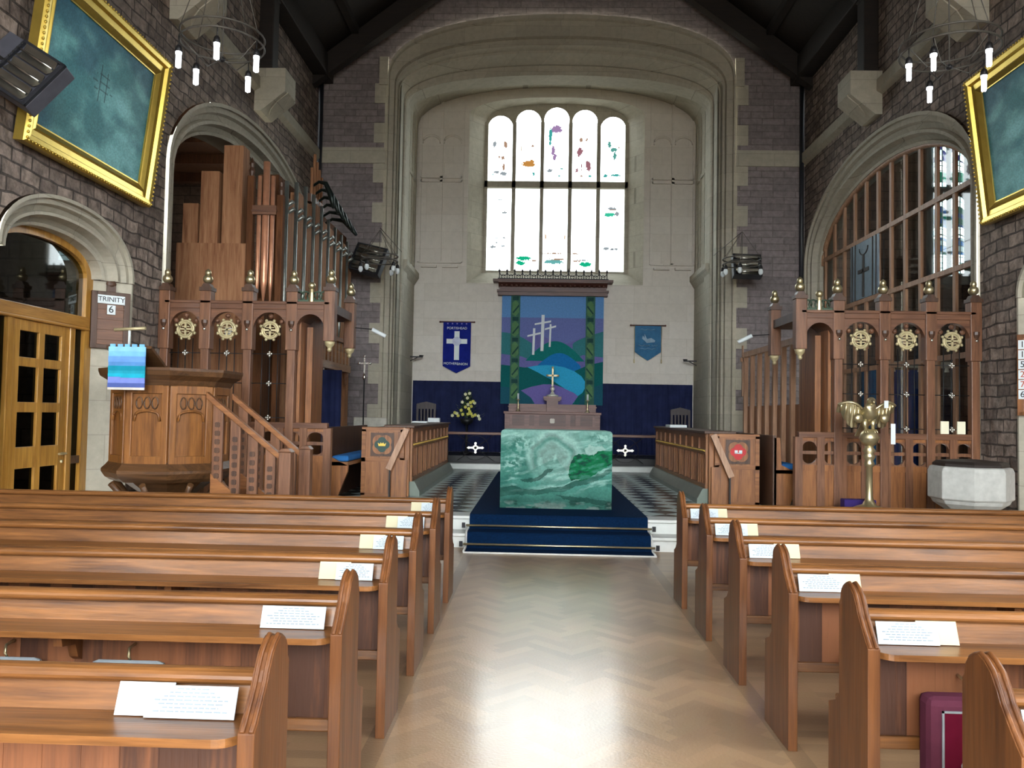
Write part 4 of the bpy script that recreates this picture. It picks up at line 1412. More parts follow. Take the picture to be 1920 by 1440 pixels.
mb.prism([(a, -.066, b) for a, b in ((-.13, -.26), (-.06, -.36), (.08, -.32), (.18, -.38), (.17, -.43), (.06, -.44), (-.03, -.45), (-.06, -.42), (-.1, -.38), (-.15, -.34))], (0, .008, 0))
mb.prism([(a, -.068, b) for a, b in ((-.09, -.22), (-.02, -.36), (.05, -.38), (-.02, -.42), (-.08, -.38))], (0, .008, 0))
mb.build('dove', plain('pale_blue_silk', '#8fa9bd', .8), t)
mb = MB()
for x0, x1, z in ((-.2, .18, -.11), (-.25, .05, -.52), (.09, .24, -.52), (-.2, .2, -.60)):
    mb.tube([(x0 + (x1 - x0) * i / 8, -.058, z + .012 * sin(i * 1.9)) for i in range(9)], .014, 5)
mb.build('faded_embroidery', plain('faded_thread', '#5f88a8', .9), t)
mb = MB()
for s_ in (-1, 1):
    mb.tube([(s_ * .34, -.06, 0), (s_ * .345, -.05, -.9)], .006, 5); mb.lathe([(.006, 0), (.018, .02), (.018, .1)], (s_ * .345, -.05, -.97), 6)
mb.build('tassel_cord', M['brass_dull'], t)
# candle brackets on the side walls
for sg, xw, lb in ((1, -3.24, 'dark iron bracket on the sanctuary wall beside the royal blue banner'), (-1, 4.0, 'dark iron bracket on the sanctuary wall beside the slate blue banner')):
    mb = MB(); mb.box(xw, xw + sg * .34, 20.1, 20.16, 3.0, 3.03); mb.lathe([(.05, 0), (.06, .03)], (xw + sg * .3, 20.13, 3.03), 8); mb.tube([(xw, 20.13, 2.9), (xw + sg * .2, 20.13, 3.0)], .012, 5)
    o = mb.build('wall_bracket', M['iron']); tag(o, lb, 'bracket', 'iron brackets in the sanctuary')
# communion rails
def rail(x0, x1, label, cross_x):
    t = thing('communion_rail', label, 'altar rail', ((x0 + x1) / 2, 18.42, .461), 0, 'communion rails')
    w = (x1 - x0) / 2
    cx = cross_x - (x0 + x1) / 2
    mb = MB(); mb.box(-w, w, -.05, .05, .66, .72); mb.build('handrail', M['screen_x'], t, bevel=.01)
    mb = MB(); mb.box(-w, w, -.012, .012, .03, .05)
    for x in (-w + .02, w - .02):
        mb.tube([(x, 0, 0), (x, 0, .66)], .014, 6)
    for s_ in (-1, 1):
        mb.tube([(cx - .42, 0, .36 - s_ * .3), (cx + .42, 0, .36 + s_ * .3)], .008, 5)
    mb.tube([(cx + .3 * cos(a * PI / 12), 0, .36 + .28 * sin(a * PI / 12)) for a in range(25)], .007, 5)
    mb.build('ironwork', M['iron'], t)
    mb = MB()
    for a in range(4):
        m_ = Matrix.Translation((cx, -.02, .36)) @ Matrix.Rotation(a * PI / 2, 4, 'Y')
        k = 1.25 if a % 2 else .85
        mb.prism([(-.028, 0, 0), (.028, 0, 0), (.02, 0, .10 * k), (.03, 0, .13 * k), (0, 0, .16 * k), (-.03, 0, .13 * k), (-.02, 0, .10 * k)], (0, -.015, 0), m_)
    mb.lathe([(.06, -.02), (.06, .0)], n=16, m=Matrix.Translation((cx, -.025, .36)) @ Matrix.Rotation(PI / 2, 4, 'X'))
    mb.build('star_cross', M['white_metal'], t, label='shining white metal cross')
rail(-2.05, -.78, 'communion rail with a white metal cross by the crown desk end', -1.39)
rail(1.62, 2.78, 'communion rail with a white metal cross by the red shield desk end', 2.04)
# chairs
M['chair'] = wood('dark_chair_wood', '#20161a', '#382a2a', 'Z', .5)
def chair(x, y, lb, tall):
    t = thing('sanctuary_chair', lb, 'chair', (x, y, .62), 0, 'dark chairs in the sanctuary')
    for a in (-.21, .21):
        for b, h in ((-.2, .45), (.2, tall)):
            mb = MB(); mb.box(a - .025, a + .025, b - .025, b + .025, 0, h); mb.build('leg', M['chair'], t)
    mb = MB(); mb.box(-.24, .24, -.24, .24, .43, .48); mb.build('seat', M['chair'], t)
    mb = MB()
    mb.prism([(-.24, .19, tall - .12), (.24, .19, tall - .12), (.24, .19, tall), (0, .19, tall + .06), (-.24, .19, tall)], (0, .04, 0)); mb.box(-.2, .2, .19, .22, .6, .66)
    for k in (-.12, -.04, .04, .12):
        mb.box(k - .02, k + .02, .195, .215, .66, tall - .1)
    mb.build('slatted_back', M['chair'], t)
chair(-2.70, 19.3, 'dark slatted chair against the navy curtain behind the crown desk', 1.20)
chair(3.48, 19.3, 'dark high-backed chair against the navy curtain behind the red shield desk', 1.16)
# flowers
t = thing('flower_arrangement', 'yellow and cream flower arrangement in front of the navy curtain', 'flowers', (-1.70, 19.5, .62))
mb = MB(); mb.lathe([(.16, 0), (.16, .03), (.03, .08), (.03, .7), (.14, .76), (.17, .86)], n=12); mb.build('stand', M['black'], t)
mb = MB()
for k in range(260):
    h = random.random() ** .8
    a = random.uniform(0, 2 * PI); rr_ = (.42 * (1 - h) ** 1.1 + .03) * random.uniform(.3, 1)
    p = Vector((rr_ * cos(a), rr_ * sin(a) * .6, .84 + .66 * h + random.uniform(-.05, .03)))
    d = Vector((cos(a), sin(a) * .6, random.uniform(-.2, .9))).normalized(); s_ = d.cross(Vector((0, 0, 1))).normalized()
    l_, w_ = random.uniform(.06, .13), .022
    mb.poly([p, p + d * l_ * .5 + s_ * w_, p + d * l_, p + d * l_ * .5 - s_ * w_])
mb.build('foliage', M['leaf'], t, kind=None)
for (a, b, k) in [(-.33, .93, 1), (-.27, 1.0, 0), (-.22, .98, 1), (-.19, .93, 0), (-.12, 1.06, 0), (-.08, .96, 0), (.05, .97, 0), (.09, 1.03, 0), (.06, 1.1, 0), (.12, 1.16, 0), (.04, 1.2, 1), (.1, 1.25, 0), (.16, 1.28, 0), (.2, 1.24, 1), (-.1, 1.26, 1), (.02, 1.36, 1), (-.03, 1.45, 1), (.07, 1.47, 1), (.3, .93, 1), (.33, .86, 1), (.16, .92, 0), (-.02, 1.14, 0), (.12, .98, 0), (.22, .95, 0)]:
    mb = MB()
    for q in range(6):
        m_ = Matrix.Translation((a, -.12 - .18 * (1.5 - b), b)) @ Matrix.Rotation(q * PI / 3, 4, 'Y') @ Matrix.Rotation(.5, 4, 'X')
        mb.prism([(-.012, 0, 0), (.012, 0, 0), (.02, 0, .03), (0, 0, .052), (-.02, 0, .03)], (0, -.006, 0), m_)
    mb.ball((a, -.135 - .18 * (1.5 - b), b), .014, n=6, k=4)
    mb.build('blossom', M['pale_petal'] if k else M['yellow'], t)

# ------------------------------------------------------------------ parclose screens
def medallion(t, x, z, par):
    mb = MB()
    mb.tube([(x + .11 * cos(a * PI / 12), -.02, z + .11 * sin(a * PI / 12)) for a in range(24)], .02, 6, closed=True)
    mb.tube([(x + .085 * cos(a * PI / 12), -.02, z + .085 * sin(a * PI / 12)) for a in range(24)], .012, 6, closed=True)
    for k in range(8):
        mb.ball((x + .137 * cos(k * PI / 4 + .39), -.02, z + .137 * sin(k * PI / 4 + .39)), .022, n=6, k=4)
    mb.box(x - .08, x + .08, -.03, -.01, z - .012, z + .012); mb.box(x - .012, x + .012, -.03, -.01, z - .08, z + .08)
    mb.box(x - .055, x + .055, -.026, -.012, z + .03, z + .042); mb.box(x - .055, x + .055, -.026, -.012, z - .042, z - .03)
    mb.build('medallion', M['brass_dull'], t)
def finial(post, x, y, z, big=True):
    mb = MB(); mb.box(x - .085, x + .085, y - .085, y + .085, z, z + .05); mb.prism([(x - .065, y - .065, z + .05), (x + .065, y - .065, z + .05), (x + .04, y - .065, z + .10), (x - .04, y - .065, z + .10)], (0, .13, 0)); mb.build('finial_cap', M['screen_dark'], post)
    mb = MB(); mb.ball((x, y, z + .165), .066); mb.lathe([(.035, .21), (.042, .25), (.035, .28), (.0, .31)], (x, y, z), 10); mb.build('finial_ball', M['brass'], post)
def make_screen(xs, xp, y, sg, label, zt):
    """xs: post centres from wall to opening; xp: hanging canopy post; sg: +1 opening lies towards +x"""
    t = thing('parclose_screen', label, 'screen', (xs[0], y, ZP))
    X = [x - xs[0] for x in xs]; xq = xp - xs[0]
    lt, lb = zt - ZP, zt - .1 - ZP
    for x in X:
        mb = MB(); mb.box(x - .075, x + .075, -.075, .075, lb - .55, lt + .14); mb.box(x - .055, x + .055, -.055, .055, 0, lb - .5); p = mb.build('post', M['screen'], t, bevel=.008)
        finial(p, x, 0, lt + .14)
        mb = MB(); mb.ball((x, -.075, lb - .28), .024, n=8, k=6); mb.build('boss', M['silver'], p)
        mb = MB(); mb.lathe([(.03, -.25), (.05, -.2), (.05, -.16)], (x, -.06, lb), 8); mb.build('corbel_knob', M['screen_dark'], p)
    bays = list(zip(X, X[1:]))
    mb = MB(); a, b = min(X[0], xq), max(X[0], xq); mb.box(a, b, -.06, .06, lb, lt); mb.box(a, b, -.075, .075, lt - .03, lt + .01); mb.build('lintel', M['screen_x'], t, bevel=.006)
    for xa, xb in bays:
        xa, xb = min(xa, xb), max(xa, xb)
        c, w = (xa + xb) / 2, (xb - xa) / 2 - .06
        A = arch(c, w - .01, lb - .30, .26, 2.1, lb - .45)
        mb = MB()
        for d in (-.045, .045):
            wall_arches(mb, lambda s, z: (s, d, z), c - w, c + w, lb - .36, lb, [dict(A, zb=lb - .36)])
        arch_loft(mb, lambda s, z, dd: (s, dd, z), dict(A, zb=lb - .36), dict(A, zb=lb - .36), [(0, -.045), (0, .045)])
        for k in (-1, 0, 1):
            mb.ball((c + k * w * .62, 0, lb - .09 - .07 * abs(k)), .035, n=8, k=6)
        mb.build('arched_head', M['screen_x'], t, fix=False)
        medallion(t, c, lb - .28, t)
        mb = MB()
        for k in (-1, 0, 1):
            mb.tube([(c + k * w * .45, 0, lb - .4), (c + k * w * .45, 0, 1.1)], .007, 5)
        for z in (1.16, 1.62, 2.02):
            mb.tube([(c - w, 0, z), (c + w, 0, z)], .006, 5)
        g = mb.build('iron_grille', M['iron'], t)
        for z in (1.16, 1.62, 2.02):
            mb = MB()
            for k in range(4):
                mb.ball((c + .025 * cos(k * PI / 2), -.015, z + .025 * sin(k * PI / 2)), .021, n=6, k=4)
            mb.ball((c, -.02, z), .016, n=6, k=4); mb.build('rosette', M['silver'], g)
    # dado
    e = X[-1] + sg * .52
    d0, d1 = min(X[0], e), max(X[0], e)
    mb = MB(); mb.box(d0, d1, -.05, .05, 1.02, 1.10); mb.build('dado_rail', M['screen_x'], t, bevel=.008)
    mb = MB(); mb.box(d0, d1, -.03, .03, 0, .62); mb.box(d0, d1, -.045, .045, .58, .66); mb.box(d0, d1, -.03, .03, .98, 1.03)
    mb.build('dado_panel', M['oak'], t)
    n = int(round((d1 - d0) / .31))
    for k in range(n + 1):
        x = d0 + (d1 - d0) * k / n
        mb = MB(); mb.box(x - .05, x + .05, -.05, .05, 0, 1.03); mb.build('dado_stile', M['screen'], t)
    mb = MB()
    for k in range(n):
        x = d0 + (d1 - d0) * (k + .5) / n
        w = (d1 - d0) / n / 2 - .045
        for zz, up in ((.90, 1), (.745, -1)):
            A = arch(x, w - .012, zz - .0, .072, 2, zz)
            pts = arch_pts(A, 12)
            out = [(x - w, zz)] + pts + [(x + w, zz), (x + w, zz + .085), (x - w, zz + .085)]
            if up < 0:
                out = [(a, 2 * zz - b) for a, b in out]
            mb.prism([(a, -.025, b) for a, b in out], (0, .05, 0))
        mb.box(x - w, x + w, -.025, .025, .80, .845)
    mb.build('pierced_tracery', M['screen'], t)
    # canopy over the stall entrance
    c, w = (X[-1] + xq) / 2, abs(xq - X[-1]) / 2 - .06
    A = arch(c, w, lb - .28, .22, 2, lb - .3)
    mb = MB()
    for d in (-.06, .06):
        wall_arches(mb, lambda s, z: (s, d, z), c - w - .02, c + w + .02, lb - .3, lb, [A])
    arch_loft(mb, lambda s, z, dd: (s, dd, z), A, A, [(0, -.06), (0, .5)])
    mb.build('canopy_arch', M['screen_x'], t, fix=False)
    mb = MB(); mb.box(c - w - .1, c + w + .1, .06, 1.2, lb - .02, lt); mb.build('canopy_roof', M['screen_dark'], t)
    mb = MB(); mb.box(X[-1] + sg * .06, X[-1] + sg * .1, .06, 1.2, .0, lb); mb.box(X[-1] + sg * .12, X[-1] + sg * .20, .28, .36, .0, lb - .2); mb.build('stall_back', M['oak'], t)
    for yy in (0, 1.15):
        mb = MB(); mb.box(xq - .075, xq + .075, yy - .075, yy + .075, lb - .42, lt + .16); p = mb.build('hanging_post', M['screen'], t, bevel=.01)
        finial(p, xq, yy, lt + .16)
        mb = MB(); mb.lathe([(.0, -.56), (.03, -.53), (.03, -.50), (.06, -.47), (.075, -.42)], (xq, yy, lb), 10); mb.ball((xq, yy - .01, lb - .53), .032, n=8, k=6); mb.build('pendant', M['brass_dull'], p)
    # green copper cresting on the canopy
    mb = MB()
    for k in range(5):
        x = c + (k - 2) * w * .42
        mb.tube([(x + .06 * cos(a * PI / 6), -.03, lt + .09 + .06 * sin(a * PI / 6)) for a in range(12)], .012, 5, closed=True)
    mb.box(c - w, c + w, -.04, -.02, lt, lt + .03); mb.build('cresting', M['green_lantern'], t)
    p = MB(); p.ball((c, -.03, lt + .23), .05); p.lathe([(.04, .0), (.03, .14), (.04, .18)], (c, -.03, lt), 8); p.build('crest_ball', M['brass'], t)
    # reading lamp on a long arm
    mb = MB(); mb.tube([(xq, 1.15, lb - .1), (xq + sg * .32, 1.2, lb - .12)], .008, 5); lp = mb.build('lamp_arm', M['iron'], t)
    mb = MB(); mb.tube([(xq + sg * .32, 1.2, lb - .12), (xq + sg * .52, 1.24, lb - .22)], .03, 8); mb.build('lamp_shade', M['paper'], lp)
make_screen([-5.06, -4.50, -3.92, -3.32], -2.81, 10.7, 1, 'carved oak parclose screen with brass medallions behind the pulpit, below the organ', 3.06)
make_screen([5.85, 5.26, 4.65, 4.04], 3.54, 10.9, -1, 'carved oak parclose screen with brass medallions behind the eagle lectern', 3.07)
# slatted partition behind the font side screen
t = thing('stud_partition', 'pale pine partition of upright studs behind the font side screen', 'partition', (4.1, 12.0, ZP))
mb = MB(); mb.box(-.05, .05, 0, 3.9, 2.46, 2.56); mb.build('top_rail', M['chapel_wood'], t)
for k in range(9):
    mb = MB(); mb.box(-.04, .04, 3.85 * k / 8 - .04, 3.85 * k / 8 + .04, 0, 2.46); mb.build('stud', M['chapel_wood'], t)
mb = MB(); mb.box(.03, .06, 0, 3.9, 0, 1.5); mb.build('lower_boards', M['oak'], t)
mb = MB(); mb.box(-.06, -.04, 3.86, 3.94, 1.7, 2.7); mb.box(-.1, .0, 3.86, 3.9, 2.38, 2.46); mb.box(-.05, .03, 3.78, 4.02, 2.38, 2.46); mb.build('wooden_cross', M['chapel_wood'], t)
curtain(6.36, 6.66, 15.9, .5, 2.66, 'sky blue cloth hanging in the side chapel beyond the screen', M['sky_curtain'], .2, .03)
curtain(7.0, 7.95, 16.06, .5, 2.62, 'deep blue curtain hanging in the side chapel beyond the screen', M['blue_curtain'], .22, .03)
mb = MB(); mb.box(6.85, 8.2, 15.92, 15.98, 2.66, 2.78)
for q in range(5):
    mb.lathe([(.05, -.08), (.03, 0)], (7.0 + q * .26, 15.95, 2.66), 8)
o = mb.build('curtain_pelmet', M['plaster']); tag(o, 'pale pelmet rail above the deep blue chapel curtain', 'pelmet')
mb = MB(); mb.tube([(7.4, 15.6, ZP), (7.4, 15.6, 2.7)], .05, 8); mb.lathe([(.2, 0), (.2, .05), (.05, .1)], (7.4, 15.6, ZP), 10); o = mb.build('white_post', M['plaster']); tag(o, 'slim white post standing before the deep blue chapel curtain', 'post')
# ------------------------------------------------------------------ pulpit
def octo(r_, z, ph=-PI / 2, n=8): return [(r_ * cos(ph + 2 * PI * i / n), r_ * sin(ph + 2 * PI * i / n), z) for i in range(n)]
PPH = -PI / 2 + PI / 8
def oct_loft(mb, prof, ph=PPH):
    rings = []
    for r_, z in prof:
        b = len(mb.v); mb.v += octo(r_, z, ph); rings.append(b)
    for a, b in zip(rings, rings[1:]):
        for i in range(8):
            j = (i + 1) % 8
            mb.face((a + i, a + j, b + j, b + i))
    mb.face([rings[0] + i for i in reversed(range(8))]); mb.face([rings[-1] + i for i in range(8)])
t = thing('pulpit', 'octagonal carved oak pulpit beside the pine door, blue fall over its front', 'pulpit', (-4.15, 8.98, 0))
mb = MB(); oct_loft(mb, [(.30, 0), (.30, .1), (.2, .16), (.18, .5), (.26, .62), (.5, .80), (.6, .86)]); mb.build('stem', M['pulpit_dark'], t)
mb = MB(); oct_loft(mb, [(.60, .80), (.66, .84), (.70, .90), (.70, .93), (.66, .97), (.62, 1.02)]); mb.build('base_moulding', M['pulpit_dark'], t)
mb = MB(); oct_loft(mb, [(.60, .95), (.60, 1.90)]); mb.build('body', M['pulpit'], t)
mb = MB(); oct_loft(mb, [(.61, 1.82), (.64, 1.86), (.66, 1.90), (.74, 1.95), (.76, 2.0), (.76, 2.03), (.70, 2.03)]); mb.build('rim', M['pulpit_dark'], t)
for k in range(8):
    a = PPH + 2 * PI * (k + .5) / 8
    if sin(a) > .5:
        continue
    m_ = Matrix.Rotation(a + PI / 2, 4, 'Z')
    ap = .60 * cos(PI / 8)
    w = .60 * sin(PI / 8)
    mb = MB()
    for x in (-w + .035, w - .035):
        mb.box(x - .035, x + .035, -ap - .03, -ap, 1.0, 1.84, m_)
    for z in (1.04, 1.80):
        mb.box(-w + .06, w - .06, -ap - .03, -ap, z - .045, z + .045, m_)
    p = mb.build('panel_frame', M['pulpit'], t, bevel=.006)
    mb = MB()
    pts = [( .125 * cos(PI * (1 - i / 10)), 1.52 + .05 * sin(PI * i / 10)) for i in range(11)]
    out = [(-w + .075, 1.5)] + pts + [(w - .075, 1.5), (w - .075, 1.75), (-w + .075, 1.75)]
    mb.prism([(x, -ap - .016, z) for x, z in out], (0, .016, 0), m_)
    mb.tube([tuple(m_ @ Vector((x * 1.02, -ap - .02, z))) for x, z in [(-.135, 1.46)] + pts + [(.135, 1.46)]], .014, 6)
    mb.build('arched_panel_head', M['pulpit'], p)
    mb = MB()
    for x in (-.085, 0, .085):
        mb.tube([tuple(m_ @ Vector((x + .032 * cos(q * PI / 8), -ap - .018, 1.655 + .062 * sin(q * PI / 8)))) for q in range(16)], .009, 5, closed=True)
    mb.build('tracery_lobes', M['pulpit_dark'], p)
for k in range(8):
    a = -PI / 2 + 2 * PI * k / 8
    mb = MB(); mb.tube([(.3 * cos(a), .3 * sin(a), .3), (.42 * cos(a), .42 * sin(a), .55), (.62 * cos(a), .62 * sin(a), .78)], .035, 6); mb.build('bracket', M['pulpit_dark'], t)
# reading desk sloping back from the rim
m_ = Matrix.Translation((-.13, -.70, 2.215)) @ Matrix.Rotation(math.radians(-28), 4, 'X')
mb = MB(); mb.box(-.24, .24, -.05, .42, -.02, .01, m_); mb.build('book_rest', M['pulpit_dark'], t)
mb = MB(); mb.box(-.17, -.09, -.5, -.43, 1.95, 2.12); mb.build('book_rest_post', M['pulpit_dark'], t)
# striped blue fall
t = thing('pulpit_fall', 'striped blue and turquoise cloth fall hanging from the pulpit reading desk', 'cloth', (-4.285, 8.222, 1.785))
cols = ['#d8d2c8', '#5566a8', '#7f8fd8', '#28b0cc', '#2aa0b8', '#1d8fa8', '#5b8fc8', '#6f9fe0', '#7fc0ee', '#8fccf2']
hs = [.0, .025, .07, .135, .17, .20, .25, .29, .35, .40, .45]
mb = MB()
fm = [plain('fall_' + h[1:], h, .8, spec=.15) for h in cols]
for k, (a, b) in enumerate(zip(hs, hs[1:])):
    mb.cur = k
    mb.box(-.195, .195, -.012 - .004 * (k % 2), 0, a, b)
mb.cur = 8
for x in (-.155, -.075, .0, .075, .155):
    mb.box(x - .026, x + .026, -.014, .0, .45, .478)
mb.cur = 3
mb.box(.05, .195, -.0165, -.01, .14, .16); mb.box(-.06, .195, -.0165, -.01, .126, .136)
mb.build('striped_cloth', fm, t)
# brass lamp on a white stem
t = thing('pulpit_lamp', 'brass tube reading lamp on a slim white stem rising behind the blue fall', 'lamp', (-4.27, 8.215, 2.262))
mb = MB(); mb.tube([(0, 0, -.0), (.0, 0, .15)], .012, 8); mb.build('stem', M['paper'], t)
mb = MB(); mb.tube([(-.16, 0, .15), (.17, 0, .17)], .018, 8); mb.build('tube_shade', M['brass_dull'], t)
# pulpit staircase
t = thing('pulpit_staircase', 'oak staircase with sloping handrails and carved flat balusters rising to the pulpit', 'staircase', (-3.5, 8.4, 0))
slope = -.80
for yy in (0., .72):
    mb = MB(); mb.prism([(.0, yy - .04, 1.784), (.82, yy - .04, 1.80 + slope * .84), (.82, yy - .04, 1.73 + slope * .84), (.0, yy - .04, 1.714)], (0, .08, 0)); mb.build('handrail', M['oak_x'], t, bevel=.008)
    mb = MB(); mb.prism([(.07, yy - .03, .92), (.95, yy - .03, .22), (.95, yy - .03, .0), (.72, yy - .03, .0), (.07, yy - .03, .56)], (0, .06, 0)); mb.build('string_board', M['oak_x'], t)
    for k in range(4):
        x = .13 + .19 * k
        mb = MB(); mb.prism([(x - .055, yy - .022, .95 + slope * x - .1), (x + .055, yy - .022, .95 + slope * x - .18), (x + .055, yy - .022, 1.74 + slope * (x + .06)), (x - .055, yy - .022, 1.74 + slope * (x - .05))], (0, .044, 0)); b = mb.build('baluster', M['screen'], t, bevel=.005)
        mb = MB()
        for q in range(7):
            zz = 1.0 + slope * x + .09 * q
            quatrefoil(mb, x, yy - .024, zz, .032, .008)
        mb.build('carved_vine', M['screen_dark'], b)
    mb = MB(); mb.box(.80, .93, yy - .06, yy + .06, 0, 1.16); mb.prism([(.79, yy - .07, 1.16), (.94, yy - .07, 1.16), (.90, yy - .07, 1.20), (.83, yy - .07, 1.20)], (0, .14, 0)); mb.build('newel_post', M['screen'], t, bevel=.008)
for k in range(4):
    z = .18 + .17 * k
    mb = MB(); mb.box(.90 - .2 * k - .2, .90 - .2 * k + .02, .03, .69, z - .03, z); mb.build('tread', M['oak_x'], t)

# ------------------------------------------------------------------ hymn boards
def board(t, w, h, mats):
    mb = MB()
    mb.box(-w, w, -.03, 0, 0, h); mb.build('backboard', mats[0], t)
    mb = MB()
    for x0, x1, z0, z1 in ((-w - .02, -w + .05, -.02, h + .02), (w - .05, w + .02, -.02, h + .02), (-w, w, -.02, .03), (-w, w, h - .03, h + .02)):
        mb.box(x0, x1, -.05, 0, z0, z1)
    mb.build('frame', mats[1], t, bevel=.005)
t = thing('hymn_board', 'dark oak notice board reading TRINITY hung on the pale jamb beside the pulpit', 'hymn board', (-5.292, 9.69, 2.34), math.radians(43.4))
board(t, .20, .66, (M['screen_x'], M['screen_dark']))
for k in range(4):
    mb = MB(); mb.box(-.16, .15, -.044, -.03, .1 + .125 * k - .012, .1 + .125 * k + .012); mb.build('slat', M['screen_x'], t)
mb = MB(); mb.box(-.05, .05, -.04, 0, .68, .76); mb.ball((0, -.02, .78), .06, .03, .05); mb.build('carved_crest', M['screen_dark'], t)
mb = MB(); mb.box(-.155, .155, -.056, -.05, .53, .635); c = mb.build('name_card', M['paper'], t)
mb = MB(); text_into(mb, 'TRINITY', .083, frame_mtx((0, -.057, .583), (1, 0, 0), (0, 0, 1))); mb.build('lettering', M['black_ink'], c)
mb = MB(); mb.box(-.045, .05, -.054, -.044, .40, .515); c = mb.build('number_card', M['paper'], t)
mb = MB(); text_into(mb, '6', .12, frame_mtx((.0, -.055, .46), (1, 0, 0), (0, 0, 1))); mb.build('digit', M['black_ink'], c)
t = thing('hymn_board', 'hymn board with numbers 115 and 276 on the stone jamb by the font', 'hymn board', (6.055, 9.875, 1.72), math.radians(-43.4))
board(t, .18, .95, (M['pine'], M['oak']))
for k, (ch, m_) in enumerate(zip('115276', ('black_ink', 'black_ink', 'black_ink', 'red_ink', 'red_ink', 'black_ink'))):
    z = .845 - .122 * k
    mb = MB(); mb.box(-.185, .12, -.056, -.045, z - .055, z + .055); c = mb.build('number_card', M['paper'], t)
    mb = MB(); text_into(mb, ch, .105, frame_mtx((-.14, -.057, z), (1, 0, 0), (0, 0, 1))); mb.build('digit', M[m_], c)

# ------------------------------------------------------------------ pine door screen in the lobby arch
d = bpy.data.objects.new('door_1', None); C.objects.link(d); d.location = (-5.5, 8.6, 0); d['kind'] = 'structure'
IN = arch(0, .93, 3.15, .38, 2.2)
mb = MB()
arch_loft(mb, lambda s, z, q: (-q, s, z), dict(IN, a=.99, b=.44), dict(IN, a=.84, b=.30), [(0, -.05), (1, -.05), (1, .08)], N=20)
mb.build('door_frame', M['pine'], d, fix=False)
mb = MB(); mb.box(-.05, .06, -.9, .9, 2.55, 2.68); mb.box(-.07, .08, -.9, .9, 2.52, 2.55); mb.build('transom', M['pine_y'], d, bevel=.01)
for y in (-.50, .60):
    mb = MB(); mb.box(-.05, .05, y - .05, y + .05, 0, 2.55); mb.build('mullion', M['pine'], d, bevel=.01)
mb = MB(); mb.box(-.04, .04, .62, .9, .93, 1.02); mb.build('side_rail', M['pulpit_dark'], d)
pts = arch_pts(dict(IN, a=.86, b=.32), 16)
mb = MB(); mb.poly([(0, -.86, 2.6)] + [(0, a, b) for a, b in pts] + [(0, .86, 2.6)]); mb.build('fanlight_glass', M['glass_dark'], d, fix=False)
mb = MB(); mb.poly([(0, .64, 0), (0, .88, 0), (0, .88, 2.55), (0, .64, 2.55)]); mb.poly([(0, -.88, 0), (0, -.55, 0), (0, -.55, 2.55), (0, -.88, 2.55)]); mb.build('side_glass', M['glass_dark'], d, fix=False)
mb = MB()
y0, y1 = -.44, .54
ym = (y0 + y1) / 2
for a, b in ((y0, y0 + .11), (ym - .05, ym + .05), (y1 - .13, y1)):
    mb.box(-.03, .03, a, b, .02, 2.52)
for a, b in ((.02, .25), (.93, 1.16), (1.53, 1.64), (2.02, 2.12), (2.40, 2.52)):
    mb.box(-.028, .028, y0, y1, a, b)
lf = mb.build('door_leaf', M['pine'], d, bevel=.006)
mb = MB(); mb.poly([(0, y0, .1), (0, y1, .1), (0, y1, 2.45), (0, y0, 2.45)]); mb.build('door_glass', M['glass_dark'], lf, fix=False)
mb = MB(); mb.tube([(.03, y1 - .06, 1.06), (.09, y1 - .06, 1.06), (.09, y1 - .2, 1.06)], .013, 8); mb.ball((.035, y1 - .06, .97), .022, n=8, k=6); mb.build('door_handle', M['brass'], lf)
# plain oak door in the facing arch
d = bpy.data.objects.new('door_2', None); C.objects.link(d); d.location = (XR + .35, 8.75, 0); d['kind'] = 'structure'
mb = MB(); mb.poly([(0, -.93, 0)] + [(0, a, b) for a, b in arch_pts(IN, 16)] + [(0, .93, 0)]); mb.build('door_leaf', M['oak'], d, fix=False)

# ------------------------------------------------------------------ font and lectern
t = thing('font', 'grey stone octagonal font with a dark lid by the font side wall', 'font', (5.11, 9.6, 0))
mb = MB(); oct_loft(mb, [(.46, 0), (.46, .1), (.32, .16), (.24, .2), (.22, .5), (.28, .58), (.40, .66), (.42, .70), (.45, .72), (.45, 1.03), (.43, 1.08), (.40, 1.09)], PI / 8); mb.build('bowl', M['stone_font'], t, bevel=.008)
mb = MB(); oct_loft(mb, [(.40, 1.085), (.40, 1.12), (.36, 1.15), (.1, 1.17)], PI / 8); mb.build('lid', M['slate'], t)
mb = MB(); mb.box(3.55, 4.7, 9.66, 10.5, .30, .47); o = mb.build('lectern_step', M['oak_x']); tag(o, 'low oak step under the brass eagle lectern', 'step')
t = thing('eagle_lectern', 'polished brass lectern with a spread-winged eagle on an orb', 'lectern', (4.12, 10.05, .47))
mb = MB()
mb.lathe([(.24, 0), (.24, .03), (.16, .07), (.08, .1), (.05, .16), (.042, .2), (.038, .56), (.06, .58), (.06, .61), (.045, .64), (.07, .68), (.07, .70), (.05, .73), (.08, .76), (.05, .8), (.05, .84)], n=20)
mb.build('column', M['brass'], t)
mb = MB(); mb.ball((0, 0, .92), .112, n=18, k=12); mb.lathe([(.115, .905), (.12, .92), (.115, .935)], n=20, cap=False); mb.build('orb', M['brass'], t)
mb = MB()
